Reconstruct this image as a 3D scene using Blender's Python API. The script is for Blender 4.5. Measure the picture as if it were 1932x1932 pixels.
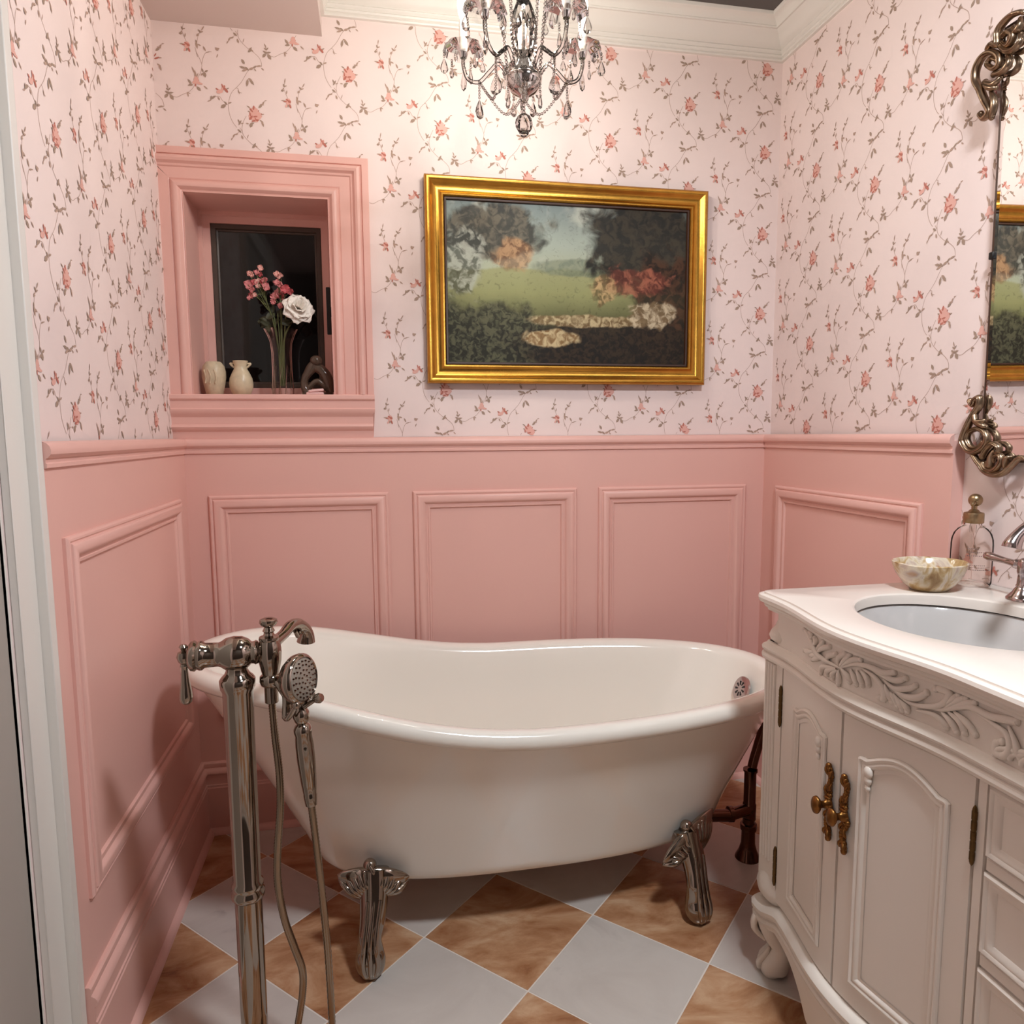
import bpy, math, random
import numpy as np
from mathutils import Vector, Matrix
random.seed(7)
scene = bpy.context.scene
C = scene.collection
for o in list(bpy.data.objects):
    bpy.data.objects.remove(o)

# ------------------------------------------------------------------ camera, world, lights, exposure
cam_d = bpy.data.cameras.new('camera')
cam = bpy.data.objects.new('camera', cam_d)
C.objects.link(cam)
cam_d.sensor_width = 36.0
cam_d.lens = 36.0 * 1344.56 / 1932.0
cam_d.clip_start = 0.02
_r = Vector((0.9810335, -0.1937169, -0.00685862))
_u = Vector((0.02785903, 0.10589296, 0.9939872))
_f = Vector((0.19182584, 0.97532581, -0.10928131))
M = Matrix.Identity(4)
for i in range(3):
    M[i][0] = _r[i]; M[i][1] = _u[i]; M[i][2] = -_f[i]
M.translation = Vector((0.5413, -2.2565, 1.2305))
cam.matrix_world = M
scene.camera = cam

world = bpy.data.worlds.new('world')
scene.world = world
world.use_nodes = True
world.node_tree.nodes['Background'].inputs[0].default_value = (0.9, 0.85, 0.8, 1)
world.node_tree.nodes['Background'].inputs[1].default_value = 0.0

BULB = 3.6           # watts of each candle bulb of the chandelier
FILL_LAMP = 34.0     # watts of the unseen dome lamp added for fill light
scene.view_settings.view_transform = 'Standard'
scene.view_settings.look = 'None'
scene.view_settings.gamma = 1.0
scene.view_settings.use_curve_mapping = False
scene.view_settings.exposure = 0.0
scene.cycles.use_denoising = True
scene.cycles.use_light_tree = False
scene.cycles.max_bounces = 10
scene.cycles.diffuse_bounces = 4
scene.cycles.glossy_bounces = 4
scene.cycles.transmission_bounces = 4
scene.cycles.transparent_max_bounces = 24
scene.cycles.caustics_reflective = False
scene.cycles.caustics_refractive = False
scene.cycles.sample_clamp_indirect = 4.0

# ------------------------------------------------------------------ material helpers
def lin(r, g, b):
    f = lambda c: ((c / 255 + 0.055) / 1.055) ** 2.4 if c / 255 > 0.04045 else c / 255 / 12.92
    return (f(r), f(g), f(b), 1.0)

def new_mat(name):
    m = bpy.data.materials.new(name)
    m.use_nodes = True
    nt = m.node_tree
    return m, nt, nt.nodes['Principled BSDF']

def mat(name, col, rough=0.5, metal=0.0, coat=0.0, spec=0.5, var=0.0, vscale=8.0, bump=0.0, bscale=60.0, trans=0.0, ior=1.45, emit=None, estr=0.0):
    m, nt, b = new_mat(name)
    b.inputs['Base Color'].default_value = col
    b.inputs['Roughness'].default_value = rough
    b.inputs['Metallic'].default_value = metal
    b.inputs['Coat Weight'].default_value = coat
    b.inputs['Coat Roughness'].default_value = 0.06
    b.inputs['Specular IOR Level'].default_value = spec
    b.inputs['Transmission Weight'].default_value = trans
    b.inputs['IOR'].default_value = ior
    if emit:
        b.inputs['Emission Color'].default_value = emit
        b.inputs['Emission Strength'].default_value = estr
    if var or bump:
        geo = nt.nodes.new('ShaderNodeNewGeometry')
        n = nt.nodes.new('ShaderNodeTexNoise')
        n.inputs['Scale'].default_value = vscale
        n.inputs['Detail'].default_value = 5
        nt.links.new(geo.outputs['Position'], n.inputs['Vector'])
    if var:
        mx = nt.nodes.new('ShaderNodeMix'); mx.data_type = 'RGBA'
        mx.inputs['A'].default_value = tuple(c * (1 - var) for c in col[:3]) + (1,)
        mx.inputs['B'].default_value = tuple(min(1, c * (1 + var)) for c in col[:3]) + (1,)
        nt.links.new(n.outputs['Fac'], mx.inputs['Factor'])
        nt.links.new(mx.outputs['Result'], b.inputs['Base Color'])
    if bump:
        n2 = nt.nodes.new('ShaderNodeTexNoise')
        n2.inputs['Scale'].default_value = bscale
        n2.inputs['Detail'].default_value = 3
        nt.links.new(geo.outputs['Position'], n2.inputs['Vector'])
        bp = nt.nodes.new('ShaderNodeBump')
        bp.inputs['Strength'].default_value = bump
        bp.inputs['Distance'].default_value = 0.002
        nt.links.new(n2.outputs['Fac'], bp.inputs['Height'])
        nt.links.new(bp.outputs['Normal'], b.inputs['Normal'])
    return m

def ramp(nt, stops):
    r = nt.nodes.new('ShaderNodeValToRGB')
    e = r.color_ramp.elements
    while len(e) > 1:
        e.remove(e[-1])
    e[0].position = stops[0][0]; e[0].color = stops[0][1]
    for p, c in stops[1:]:
        k = e.new(p); k.color = c
    return r

def marble(name, stops, scale, distort, stretch, rough=0.25):
    """veined stone; every tile shows another part of the block"""
    m, nt, b = new_mat(name)
    geo = nt.nodes.new('ShaderNodeNewGeometry')
    oi = nt.nodes.new('ShaderNodeObjectInfo')
    mul = nt.nodes.new('ShaderNodeVectorMath'); mul.operation = 'SCALE'
    mul.inputs[0].default_value = (37.0, 19.0, 53.0)
    nt.links.new(oi.outputs['Random'], mul.inputs['Scale'])
    mp = nt.nodes.new('ShaderNodeMapping')
    mp.inputs['Rotation'].default_value = (0, 0, 1.05)
    mp.inputs['Scale'].default_value = stretch
    nt.links.new(geo.outputs['Position'], mp.inputs['Vector'])
    ad = nt.nodes.new('ShaderNodeVectorMath'); ad.operation = 'ADD'
    nt.links.new(mp.outputs['Vector'], ad.inputs[0])
    nt.links.new(mul.outputs['Vector'], ad.inputs[1])
    n = nt.nodes.new('ShaderNodeTexNoise')
    n.inputs['Scale'].default_value = scale
    n.inputs['Detail'].default_value = 8
    n.inputs['Roughness'].default_value = 0.62
    n.inputs['Distortion'].default_value = distort
    nt.links.new(ad.outputs['Vector'], n.inputs['Vector'])
    r = ramp(nt, stops)
    nt.links.new(n.outputs['Fac'], r.inputs['Fac'])
    nt.links.new(r.outputs['Color'], b.inputs['Base Color'])
    b.inputs['Roughness'].default_value = rough
    return m

PINK = mat('pink_paint', lin(228, 179, 168), 0.42, var=0.02, vscale=3, bump=0.05, bscale=90)
WALLP = mat('wallpaper_ground', lin(236, 217, 212), 0.75, var=0.015, vscale=2, bump=0.03, bscale=220)
SOFFIT = mat('soffit_paint', lin(214, 197, 190), 0.6, bump=0.06, bscale=120)
TRIMW = mat('white_trim_paint', lin(227, 222, 215), 0.4, bump=0.03)
CEILP = mat('taupe_ceiling_paint', lin(92, 87, 84), 0.6, bump=0.05)
GROUT = mat('pale_grout', lin(222, 212, 202), 0.8)
TILE_W = marble('white_marble', [(0.22, lin(160, 148, 142)), (0.36, lin(196, 186, 178)), (0.62, lin(206, 197, 189)), (0.8, lin(184, 173, 166))], 3.4, 0.8, (1, 1.6, 1))
TILE_B = marble('honey_onyx', [(0.26, lin(112, 68, 44)), (0.36, lin(158, 108, 74)), (0.50, lin(184, 138, 102)), (0.64, lin(206, 168, 134)), (0.78, lin(176, 128, 92))], 6.0, 0.5, (1.0, 2.1, 1))
ENAMEL = mat('white_enamel', lin(238, 231, 220), 0.12, coat=0.6)
VANP = mat('white_lacquer', lin(228, 219, 209), 0.42, bump=0.03)
STONE = mat('white_quartz', lin(229, 218, 208), 0.22, coat=0.2)
CHINA = mat('shade_greyed_china', lin(190, 185, 182), 0.1, coat=0.5)  # white china greyed: the shade inside the basin is put into its colour
NICKEL = mat('polished_nickel', lin(158, 147, 136), 0.07, metal=1.0)
NICKEL2 = mat('ribbed_nickel', lin(150, 134, 116), 0.22, metal=1.0)
BRONZE = mat('dark_bronze', lin(96, 66, 54), 0.18, metal=1.0)
FAUC = mat('brushed_nickel', lin(186, 170, 168), 0.16, metal=1.0)
CHROME = mat('chrome', lin(215, 212, 210), 0.08, metal=1.0)
GOLD = mat('gilt', lin(190, 140, 60), 0.27, metal=1.0, var=0.25, vscale=30, bump=0.1, bscale=140)
LINER = mat('dark_wood_liner', lin(62, 36, 22), 0.4)
BRASS = mat('antique_brass', lin(132, 90, 48), 0.34, metal=1.0, var=0.4, vscale=120)
HINGE = mat('aged_brass', lin(104, 82, 52), 0.4, metal=1.0, var=0.3, vscale=140)
ORN = mat('antique_silver_gilt', lin(150, 126, 104), 0.33, metal=1.0, var=0.4, vscale=60)
BLACK = mat('black_paint', lin(22, 19, 18), 0.4)
FRAMEBLK = mat('dark_window_frame', lin(78, 66, 58), 0.45)
NIGHT = mat('night_glass', lin(14, 11, 11), 0.06)
MIRROR = mat('mirror_silver', (0.93, 0.93, 0.93, 1), 0.0, metal=1.0)
CREAM = mat('cream_alabaster', lin(200, 184, 156), 0.35, var=0.28, vscale=70, bump=0.5, bscale=90)
CREAM2 = mat('ivory_alabaster', lin(206, 190, 160), 0.28, var=0.22, vscale=60, bump=0.25, bscale=110)
PETALW = mat('white_petal', lin(244, 236, 226), 0.6)
PETALP = mat('pink_petal', lin(206, 128, 128), 0.6, var=0.15, vscale=60)
PETALR = mat('rose_petal', lin(196, 92, 96), 0.6, var=0.15, vscale=60)
STEM = mat('stem_green', lin(92, 98, 58), 0.6)
LEAFG = mat('dark_leaf', lin(58, 58, 38), 0.6, var=0.3, vscale=40)
CANDLE = mat('white_candle_sleeve', lin(226, 214, 204), 0.5)
BULBM = mat('lit_candle_bulb', (1, 0.85, 0.7, 1), 0.4, emit=(1.0, 0.9, 0.75, 1), estr=14.0)
BULBM.cycles.emission_sampling = 'NONE'
DOME = mat('fill_dome_glass', (1, 0.9, 0.8, 1), 0.4, emit=(1.0, 0.97, 0.93, 1), estr=8.0)
DOME.cycles.emission_sampling = 'NONE'
P_LEAF = mat('print_leaf', lin(164, 140, 124), 0.8)
P_LEAF2 = mat('print_leaf_brown', lin(178, 150, 134), 0.8)
P_VINE = mat('print_vine', lin(186, 158, 144), 0.8)
P_PINK = mat('print_pink', lin(224, 172, 160), 0.8)
P_ROSE = mat('print_rose', lin(186, 114, 100), 0.8)
HALLG = mat('hall_paint', lin(168, 160, 152), 0.6)
CARDP = mat('pink_soap', lin(226, 186, 182), 0.5)
SMOKE = None

def crystal(name, col, gl=0.3, edge=(0.35, 0.32, 0.3, 1), tint=0.0):
    """clear cut glass: see-through face-on, mirror-bright towards the rims of each facet"""
    m = bpy.data.materials.new(name); m.use_nodes = True
    nt = m.node_tree; nt.nodes.clear()
    out = nt.nodes.new('ShaderNodeOutputMaterial')
    t = nt.nodes.new('ShaderNodeBsdfTransparent')
    g = nt.nodes.new('ShaderNodeBsdfGlossy'); g.inputs['Roughness'].default_value = 0.03
    g.inputs[0].default_value = (1, 1, 1, 1)
    lw = nt.nodes.new('ShaderNodeLayerWeight'); lw.inputs['Blend'].default_value = gl
    mx = nt.nodes.new('ShaderNodeMix'); mx.data_type = 'RGBA'
    mx.inputs['A'].default_value = col; mx.inputs['B'].default_value = edge
    nt.links.new(lw.outputs['Facing'], mx.inputs['Factor'])
    nt.links.new(mx.outputs['Result'], t.inputs[0])
    m2 = nt.nodes.new('ShaderNodeMixShader')
    nt.links.new(lw.outputs['Fresnel'], m2.inputs[0])
    nt.links.new(t.outputs[0], m2.inputs[1]); nt.links.new(g.outputs[0], m2.inputs[2])
    nt.links.new(m2.outputs[0], out.inputs[0])
    return m
CRYS = crystal('cut_crystal', (0.97, 0.96, 0.95, 1), 0.38, (0.55, 0.52, 0.5, 1))
GLASS = crystal('clear_glass', (0.95, 0.93, 0.92, 1), 0.14, (0.5, 0.46, 0.44, 1))
BOTG = crystal('soap_bottle_glass', (0.98, 0.97, 0.96, 1), 0.07, (0.86, 0.82, 0.8, 1))
SMOKE = mat('smoky_glass', lin(120, 98, 82), 0.12, trans=0.55, var=0.3, vscale=50)

def onyx():
    m, nt, b = new_mat('banded_onyx')
    tc = nt.nodes.new('ShaderNodeTexCoord')
    mp = nt.nodes.new('ShaderNodeMapping'); mp.inputs['Scale'].default_value = (2.4, 1.0, 1.2)
    nt.links.new(tc.outputs['Object'], mp.inputs['Vector'])
    n = nt.nodes.new('ShaderNodeTexNoise'); n.inputs['Scale'].default_value = 14; n.inputs['Detail'].default_value = 6
    n.inputs['Distortion'].default_value = 1.0
    nt.links.new(mp.outputs['Vector'], n.inputs['Vector'])
    r = ramp(nt, [(0.3, lin(140, 102, 60)), (0.43, lin(190, 160, 114)), (0.54, lin(218, 204, 182)), (0.63, lin(196, 176, 162)), (0.75, lin(180, 134, 88))])
    nt.links.new(n.outputs['Fac'], r.inputs['Fac'])
    nt.links.new(r.outputs['Color'], b.inputs['Base Color'])
    b.inputs['Roughness'].default_value = 0.15
    b.inputs['Subsurface Weight'].default_value = 0.0
    return m
ONYX = onyx()
PUMP = mat('worn_brass_pump', lin(164, 140, 108), 0.33, metal=1.0, var=0.2, vscale=90)

# ------------------------------------------------------------------ mesh helpers
class MB:
    def __init__(s):
        s.v = []; s.f = []; s.m = []
    def add(s, vs, fs, mi=0):
        k = len(s.v)
        s.v += [tuple(p) for p in vs]
        s.f += [tuple(i + k for i in q) for q in fs]
        s.m += [mi] * len(fs)
        return s
    def box(s, x0, x1, y0, y1, z0, z1, mi=0):
        vs = [(x, y, z) for z in (z0, z1) for y in (y0, y1) for x in (x0, x1)]
        return s.add(vs, [(0, 2, 3, 1), (4, 5, 7, 6), (0, 1, 5, 4), (2, 6, 7, 3), (0, 4, 6, 2), (1, 3, 7, 5)], mi)
    def grid(s, rows, closed_u=False, closed_v=False, mi=0):
        """rows: list of equally long point lists -> quads"""
        nr, nc = len(rows), len(rows[0])
        vs = [p for r in rows for p in r]
        fs = []
        for i in range(nr if closed_v else nr - 1):
            for j in range(nc if closed_u else nc - 1):
                a = i * nc + j; b = i * nc + (j + 1) % nc
                c = ((i + 1) % nr) * nc + (j + 1) % nc; d = ((i + 1) % nr) * nc + j
                fs.append((a, b, c, d))
        return s.add(vs, fs, mi)
    def fan(s, ring, flip=False, mi=0):
        n = len(ring)
        f = tuple(range(n))
        return s.add(ring, [f[::-1] if flip else f], mi)
    def lathe(s, prof, o=(0, 0, 0), axis=(0, 0, 1), seg=24, ell=(1, 1), up=None, cap=True, mi=0, wav=None):
        a = Vector(axis).normalized()
        u = Vector(up) if up else (Vector((1, 0, 0)) if abs(a.x) < 0.9 else Vector((0, 1, 0)))
        u = (u - a * u.dot(a)).normalized(); w = a.cross(u)
        o = Vector(o)
        rows = []
        for r, h in prof:
            row = []
            for k in range(seg):
                t = 2 * math.pi * k / seg
                rr = r * (wav(t, h) if wav else 1)
                row.append(o + a * h + u * (math.cos(t) * rr * ell[0]) + w * (math.sin(t) * rr * ell[1]))
            rows.append(row)
        s.grid(rows, closed_u=True, mi=mi)
        if cap:
            if prof[0][0] > 1e-5: s.fan(rows[0], True, mi)
            if prof[-1][0] > 1e-5: s.fan(rows[-1], False, mi)
        return s
    def tube(s, pts, rad, seg=10, cap=True, flat=(1, 1), up=None, mi=0):
        pts = [Vector(p) for p in pts]
        n = len(pts)
        rad = rad if isinstance(rad, (list, tuple)) else [rad] * n
        T = []
        for i in range(n):
            d = pts[min(i + 1, n - 1)] - pts[max(i - 1, 0)]
            T.append(d.normalized() if d.length > 1e-9 else Vector((0, 0, 1)))
        u = Vector(up) if up else (Vector((0, 0, 1)) if abs(T[0].z) < 0.9 else Vector((1, 0, 0)))
        rows = []
        for i in range(n):
            u = u - T[i] * u.dot(T[i])
            if u.length < 1e-6:
                u = T[i].orthogonal()
            u.normalize()
            w = T[i].cross(u)
            rows.append([pts[i] + u * (math.cos(2 * math.pi * k / seg) * rad[i] * flat[0]) + w * (math.sin(2 * math.pi * k / seg) * rad[i] * flat[1]) for k in range(seg)])
        s.grid(rows, closed_u=True, mi=mi)
        if cap:
            s.fan(rows[0], True, mi); s.fan(rows[-1], False, mi)
        return s
    def ball(s, c, r, seg=14, rings=8, sc=(1, 1, 1), rot=None, mi=0):
        c = Vector(c)
        rows = []
        for i in range(rings + 1):
            p = math.pi * i / rings
            row = []
            for k in range(seg):
                t = 2 * math.pi * k / seg
                q = Vector((math.sin(p) * math.cos(t) * sc[0], math.sin(p) * math.sin(t) * sc[1], -math.cos(p) * sc[2])) * r
                if rot: q = rot @ q
                row.append(c + q)
            rows.append(row)
        return s.grid(rows, closed_u=True, mi=mi)
    def build(s, name, mats, parent=None, smooth=35, loc=None, bevel=0):
        me = bpy.data.meshes.new(name)
        loc = Vector(loc) if loc else Vector((0, 0, 0))
        me.from_pydata([tuple(Vector(p) - loc) for p in s.v], [], s.f)
        mats = mats if isinstance(mats, (list, tuple)) else [mats]
        for m_ in mats: me.materials.append(m_)
        if len(mats) > 1:
            me.polygons.foreach_set('material_index', s.m)
        import bmesh
        bm = bmesh.new(); bm.from_mesh(me)
        bmesh.ops.remove_doubles(bm, verts=bm.verts, dist=1e-6)
        bmesh.ops.recalc_face_normals(bm, faces=bm.faces)
        bm.to_mesh(me); bm.free()
        if smooth:
            me.polygons.foreach_set('use_smooth', [True] * len(me.polygons))
            me.set_sharp_from_angle(angle=math.radians(smooth))
        ob = bpy.data.objects.new(name, me)
        C.objects.link(ob)
        ob.location = loc
        if parent: attach(ob, parent)
        if bevel:
            bv = ob.modifiers.new('bevel', 'BEVEL'); bv.width = bevel; bv.segments = 2; bv.limit_method = 'ANGLE'
        return ob

def attach(ob, parent):
    ob.parent = parent
    p = parent; t = Vector((0, 0, 0))
    while p:
        t += Vector(p.location); p = p.parent
    ob.matrix_parent_inverse = Matrix.Translation(-Vector(parent_world(parent)))

def parent_world(p):
    # every parent here is unrotated; its world place is its own location when it was built at the top level
    return WORLD.get(p.name, tuple(p.location))
WORLD = {}

def empty(name, loc):
    o = bpy.data.objects.new(name, None)
    o.empty_display_size = 0.05
    o.location = loc
    C.objects.link(o)
    return o
def tag(o, label, cat, group=None):
    o['label'] = label; o['category'] = cat
    if group: o['group'] = group
    return o
def struct(o, label=None):
    o['kind'] = 'structure'
    if label: o['label'] = label
    return o
def thing(name, loc, label, cat, group=None):
    return tag(empty(name, loc), label, cat, group)

def spline(pts, n=8, closed=False):
    """Catmull-Rom through the points"""
    P = [np.array(p, float) for p in pts]
    out = []
    m = len(P)
    for i in range(m if closed else m - 1):
        g = (lambda k: P[k % m]) if closed else (lambda k: P[min(max(k, 0), m - 1)])
        p0, p1, p2, p3 = g(i - 1), g(i), g(i + 1), g(i + 2)
        for j in range(n):
            t = j / n
            out.append(0.5 * ((2 * p1) + (-p0 + p2) * t + (2 * p0 - 5 * p1 + 4 * p2 - p3) * t * t + (-p0 + 3 * p1 - 3 * p2 + p3) * t ** 3))
    if not closed: out.append(P[-1])
    return [tuple(map(float, p)) for p in out]
def lerp(a, b, t): return a + (b - a) * t
def table(xs, ys):
    """smooth monotone interpolation"""
    xs = np.array(xs, float); ys = np.array(ys, float)
    h = np.diff(xs); d = np.diff(ys) / h
    m = np.zeros(len(xs)); m[0] = d[0]; m[-1] = d[-1]
    for i in range(1, len(xs) - 1):
        m[i] = 0 if d[i - 1] * d[i] <= 0 else 2 * d[i - 1] * d[i] / (d[i - 1] + d[i])
    def f(x):
        x = min(max(x, xs[0]), xs[-1])
        i = int(min(max(np.searchsorted(xs, x) - 1, 0), len(h) - 1))
        t = (x - xs[i]) / h[i]
        return float((2 * t**3 - 3 * t**2 + 1) * ys[i] + (t**3 - 2 * t**2 + t) * h[i] * m[i] + (-2 * t**3 + 3 * t**2) * ys[i + 1] + (t**3 - t**2) * h[i] * m[i + 1])
    return f
def arc(c, r, a0, a1, n):
    return [(c[0] + r * math.cos(math.radians(lerp(a0, a1, i / n))), c[1] + r * math.sin(math.radians(lerp(a0, a1, i / n)))) for i in range(n + 1)]

def rect_frame(mb, prof, org, U, V, N, w, h, sides=(0, 1, 2, 3), mi=0):
    """moulding with mitred corners around a rectangle; prof = (inset, height)"""
    org, U, V, N = map(Vector, (org, U, V, N))
    cor = [(0, 0, 1, 1), (w, 0, -1, 1), (w, h, -1, -1), (0, h, 1, -1)]
    for sd in sides:
        a, b = cor[sd], cor[(sd + 1) % 4]
        rows = []
        for d, ht in prof:
            rows.append([org + U * (c[0] + c[2] * d) + V * (c[1] + c[3] * d) + N * ht for c in (a, b)])
        mb.grid(rows, mi=mi)

# ------------------------------------------------------------------ room numbers (metres)
W = 1.876                       # between the panelled faces of the side walls
XL, XR, YB = -0.028, 1.908, 0.018   # papered faces
YF = -2.78                      # front wall, behind the camera
ZC = 2.541                      # ceiling
YLE, YRE = -0.925, -0.8187      # where the panelling of the side walls ends
ZRAIL = 1.177
ZSOF, XSOF = 2.382, 0.435
WX0, WX1, WZ0, WZ1 = 0.034, 0.437, 1.352, 1.925    # window niche
DY0, DY1, DZ = -1.022, -1.80, 2.22                 # door opening in the left wall

# ------------------------------------------------------------------ floor with tiles
fl = struct(MB().box(XL - 0.1, XR + 0.1, YF - 0.1, YB + 0.1, -0.06, -0.0012).build('floor', GROUT, smooth=0),
            'floor of white and honey-brown stone tiles laid diagonally')
def clip(poly, ax, val, keep_less):
    out = []
    n = len(poly)
    for i in range(n):
        a, b = poly[i], poly[(i + 1) % n]
        ia = (a[ax] <= val) == keep_less; ib = (b[ax] <= val) == keep_less
        if ia: out.append(a)
        if ia != ib:
            t = (val - a[ax]) / (b[ax] - a[ax])
            out.append((a[0] + t * (b[0] - a[0]), a[1] + t * (b[1] - a[1])))
    return out
TS, TA, TX, TY = 0.305, 0.7739, 1.068, -0.6188
ca, sa = math.cos(TA), math.sin(TA)
GAP = 0.0019
def tile_mesh(poly, name):
    mb = MB()
    n = len(poly)
    cx = sum(p[0] for p in poly) / n; cy = sum(p[1] for p in poly) / n
    top = [(cx + (p[0] - cx) * 0.994, cy + (p[1] - cy) * 0.994, 0.0) for p in poly]
    mid = [(p[0], p[1], -0.0006) for p in poly]
    low = [(p[0], p[1], -0.0012) for p in poly]
    mb.grid([low, mid, top], closed_u=True)
    mb.fan(top)
    return mb
full = {}
for i in range(-9, 8):
    for j in range(-9, 8):
        q = [(i + GAP / TS, j + GAP / TS), (i + 1 - GAP / TS, j + GAP / TS), (i + 1 - GAP / TS, j + 1 - GAP / TS), (i + GAP / TS, j + 1 - GAP / TS)]
        poly = [(TX + TS * (a * ca - b * sa), TY + TS * (a * sa + b * ca)) for a, b in q]
        p2 = poly
        for ax, val, kl in ((0, 0.0, False), (0, W, True), (1, 0.0, True), (1, -2.7, False)):
            if p2: p2 = clip(p2, ax, val, kl)
        if len(p2) < 3: continue
        ar = abs(sum(p2[k][0] * p2[(k + 1) % len(p2)][1] - p2[(k + 1) % len(p2)][0] * p2[k][1] for k in range(len(p2)))) / 2
        if ar < 0.0006: continue
        brown = (i + j) % 2 == 1
        c = (sum(p[0] for p in poly) / 4, sum(p[1] for p in poly) / 4)
        if len(p2) == 4 and ar > 0.999 * (TS - 2 * GAP) ** 2:
            key = brown
            if key not in full:
                ob = tile_mesh(poly, 'tile').build('tile', TILE_B if brown else TILE_W, fl, 0, loc=(c[0], c[1], 0))
                full[key] = ob.data
            else:
                ob = bpy.data.objects.new('tile', full[key]); C.objects.link(ob)
                ob.location = (c[0], c[1], 0); attach(ob, fl)
        else:
            cc = (sum(p[0] for p in p2) / len(p2), sum(p[1] for p in p2) / len(p2))
            tile_mesh(p2, 'tile').build('tile', TILE_B if brown else TILE_W, fl, 0, loc=(cc[0], cc[1], 0))

# ------------------------------------------------------------------ walls
FRONTP = mat('dark_front_paint', lin(74, 64, 58), 0.6)
def quad(mb, a, b, c, d, mi=0): mb.add([a, b, c, d], [(0, 1, 2, 3)], mi)
TH = 0.32
# back wall with the niche cut through
mb = MB()
for x0, x1, z0, z1 in ((XL - 0.1, WX0, 0, 2.7), (WX1, XR + 0.1, 0, 2.7), (WX0, WX1, 0, WZ0), (WX0, WX1, WZ1, 2.7)):
    mb.box(x0, x1, YB, YB + TH, z0, z1)
wall_back = struct(mb.build('wall_back', WALLP, smooth=0), 'back wall in rose sprig wallpaper above pink panelling')
# left wall with the door opening
mb = MB()
for y0, y1, z0, z1 in ((DY0, YB + TH, 0, 2.7), (YF - 0.1, DY1, 0, 2.7), (DY1, DY0, DZ, 2.7)):
    mb.box(XL - 0.12, XL, y0, y1, z0, z1)
wall_left = struct(mb.build('wall_left', WALLP, smooth=0), 'left wall in rose sprig wallpaper above pink panelling')
wall_right = struct(MB().box(XR, XR + 0.12, YF - 0.1, YB + TH, 0, 2.7).build('wall_right', WALLP, smooth=0),
                    'right wall in rose sprig wallpaper behind the vanity')
wall_front = struct(MB().box(XL - 0.12, XR + 0.12, YF - 0.12, YF, 0, 2.7).build('wall_front', FRONTP, smooth=0), 'front wall behind the viewer')
ceiling = struct(MB().box(XL - 0.12, XR + 0.12, YF - 0.12, YB + TH, ZC, ZC + 0.1).build('ceiling', CEILP, smooth=0), 'taupe painted ceiling')
MB().box(XL, XSOF, YF, YB, ZSOF, ZC).build('soffit', SOFFIT, ceiling, smooth=0)['label'] = 'boxed pale soffit above the window'

# wainscot boards
MB().box(XL, XR, 0.0, YB, 0, ZRAIL + 0.03).build('wainscot', PINK, wall_back, smooth=0)
MB().box(XL, 0.0, YLE, 0.0, 0, ZRAIL + 0.03).build('wainscot', PINK, wall_left, smooth=0)
MB().box(W, XR, YRE, 0.0, 0, ZRAIL + 0.03).build('wainscot', PINK, wall_right, smooth=0)

# panel mouldings
PM = [(0, 0), (0, 0.006), (0.004, 0.010), (0.008, 0.0105), (0.011, 0.0085), (0.013, 0.009)] + \
     [(0.013 + 0.012 - 0.012 * math.cos(t), 0.009 + 0.007 * math.sin(t)) for t in (0.5, 1.0, 1.57, 2.1, 2.7)] + \
     [(0.038, 0.009), (0.041, 0.005), (0.046, 0.0045), (0.047, 0.0065), (0.052, 0.006), (0.054, 0.003), (0.055, 0)]
HP, HPB = 1.052, 0.369
for x0, x1 in ((0.062, 0.592), (0.667, 1.202), (1.277, 1.807)):
    mb = MB(); rect_frame(mb, PM, (x0, 0, HPB), (1, 0, 0), (0, 0, 1), (0, -1, 0), x1 - x0, HP - HPB)
    mb.build('panel_moulding', PINK, wall_back, smooth=30)
mb = MB(); rect_frame(mb, PM, (0, -0.877, HPB), (0, 1, 0), (0, 0, 1), (1, 0, 0), 0.877 - 0.093, HP - HPB)
mb.build('panel_moulding', PINK, wall_left, smooth=30)
mb = MB(); rect_frame(mb, PM, (W, -0.086, HPB), (0, -1, 0), (0, 0, 1), (-1, 0, 0), 0.7365 - 0.086, HP - HPB)
mb.build('panel_moulding', PINK, wall_right, smooth=30)

# mouldings that run around the room: profile = (projection from the panel face, height)
def run(prof, side, name, m, y_end, cap_end=True, closed_back=-0.02):
    mb = MB()
    rows = []
    for d, z in prof:
        if side == 'left': rows.append([(d, y_end, z), (d, -d, z)])
        elif side == 'back': rows.append([(d, -d, z), (W - d, -d, z)])
        else: rows.append([(W - d, -d, z), (W - d, y_end, z)])
    mb.grid(rows)
    if cap_end and side != 'back':
        k = 0 if side == 'left' else 1
        x_w = 0.0 if side == 'left' else W
        mb.grid([[r[k], (x_w, r[k][1], r[k][2])] for r in rows])
    return struct(mb.build(name, m, smooth=30))
RAIL = [(-0.015, ZRAIL + 0.046), (-0.004, ZRAIL + 0.045), (0.006, ZRAIL + 0.043), (0.011, ZRAIL + 0.038), (0.013, ZRAIL + 0.031),
        (0.012, ZRAIL + 0.024), (0.007, ZRAIL + 0.018), (0.004, ZRAIL + 0.017), (0.003, ZRAIL + 0.010), (0.005, ZRAIL + 0.008), (0.005, ZRAIL + 0.001), (0.0, ZRAIL)]
for n, s in (('trim_1', 'left'), ('trim_2', 'back'), ('trim_3', 'right')):
    o = run(RAIL, s, n, PINK, YLE if s == 'left' else YRE)
    o['label'] = 'pink chair rail capping the %s panelling' % s
BASE = [(0.0, 0.226), (0.006, 0.2255), (0.010, 0.222), (0.011, 0.214), (0.009, 0.208), (0.012, 0.206), (0.015, 0.204), (0.019, 0.199), (0.020, 0.193),
        (0.017, 0.187), (0.014, 0.186), (0.014, 0.157), (0.017, 0.155), (0.017, 0.149), (0.019, 0.146), (0.019, 0.018), (0.023, 0.0165), (0.028, 0.013), (0.032, 0.008), (0.034, 0.0)]
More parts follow.
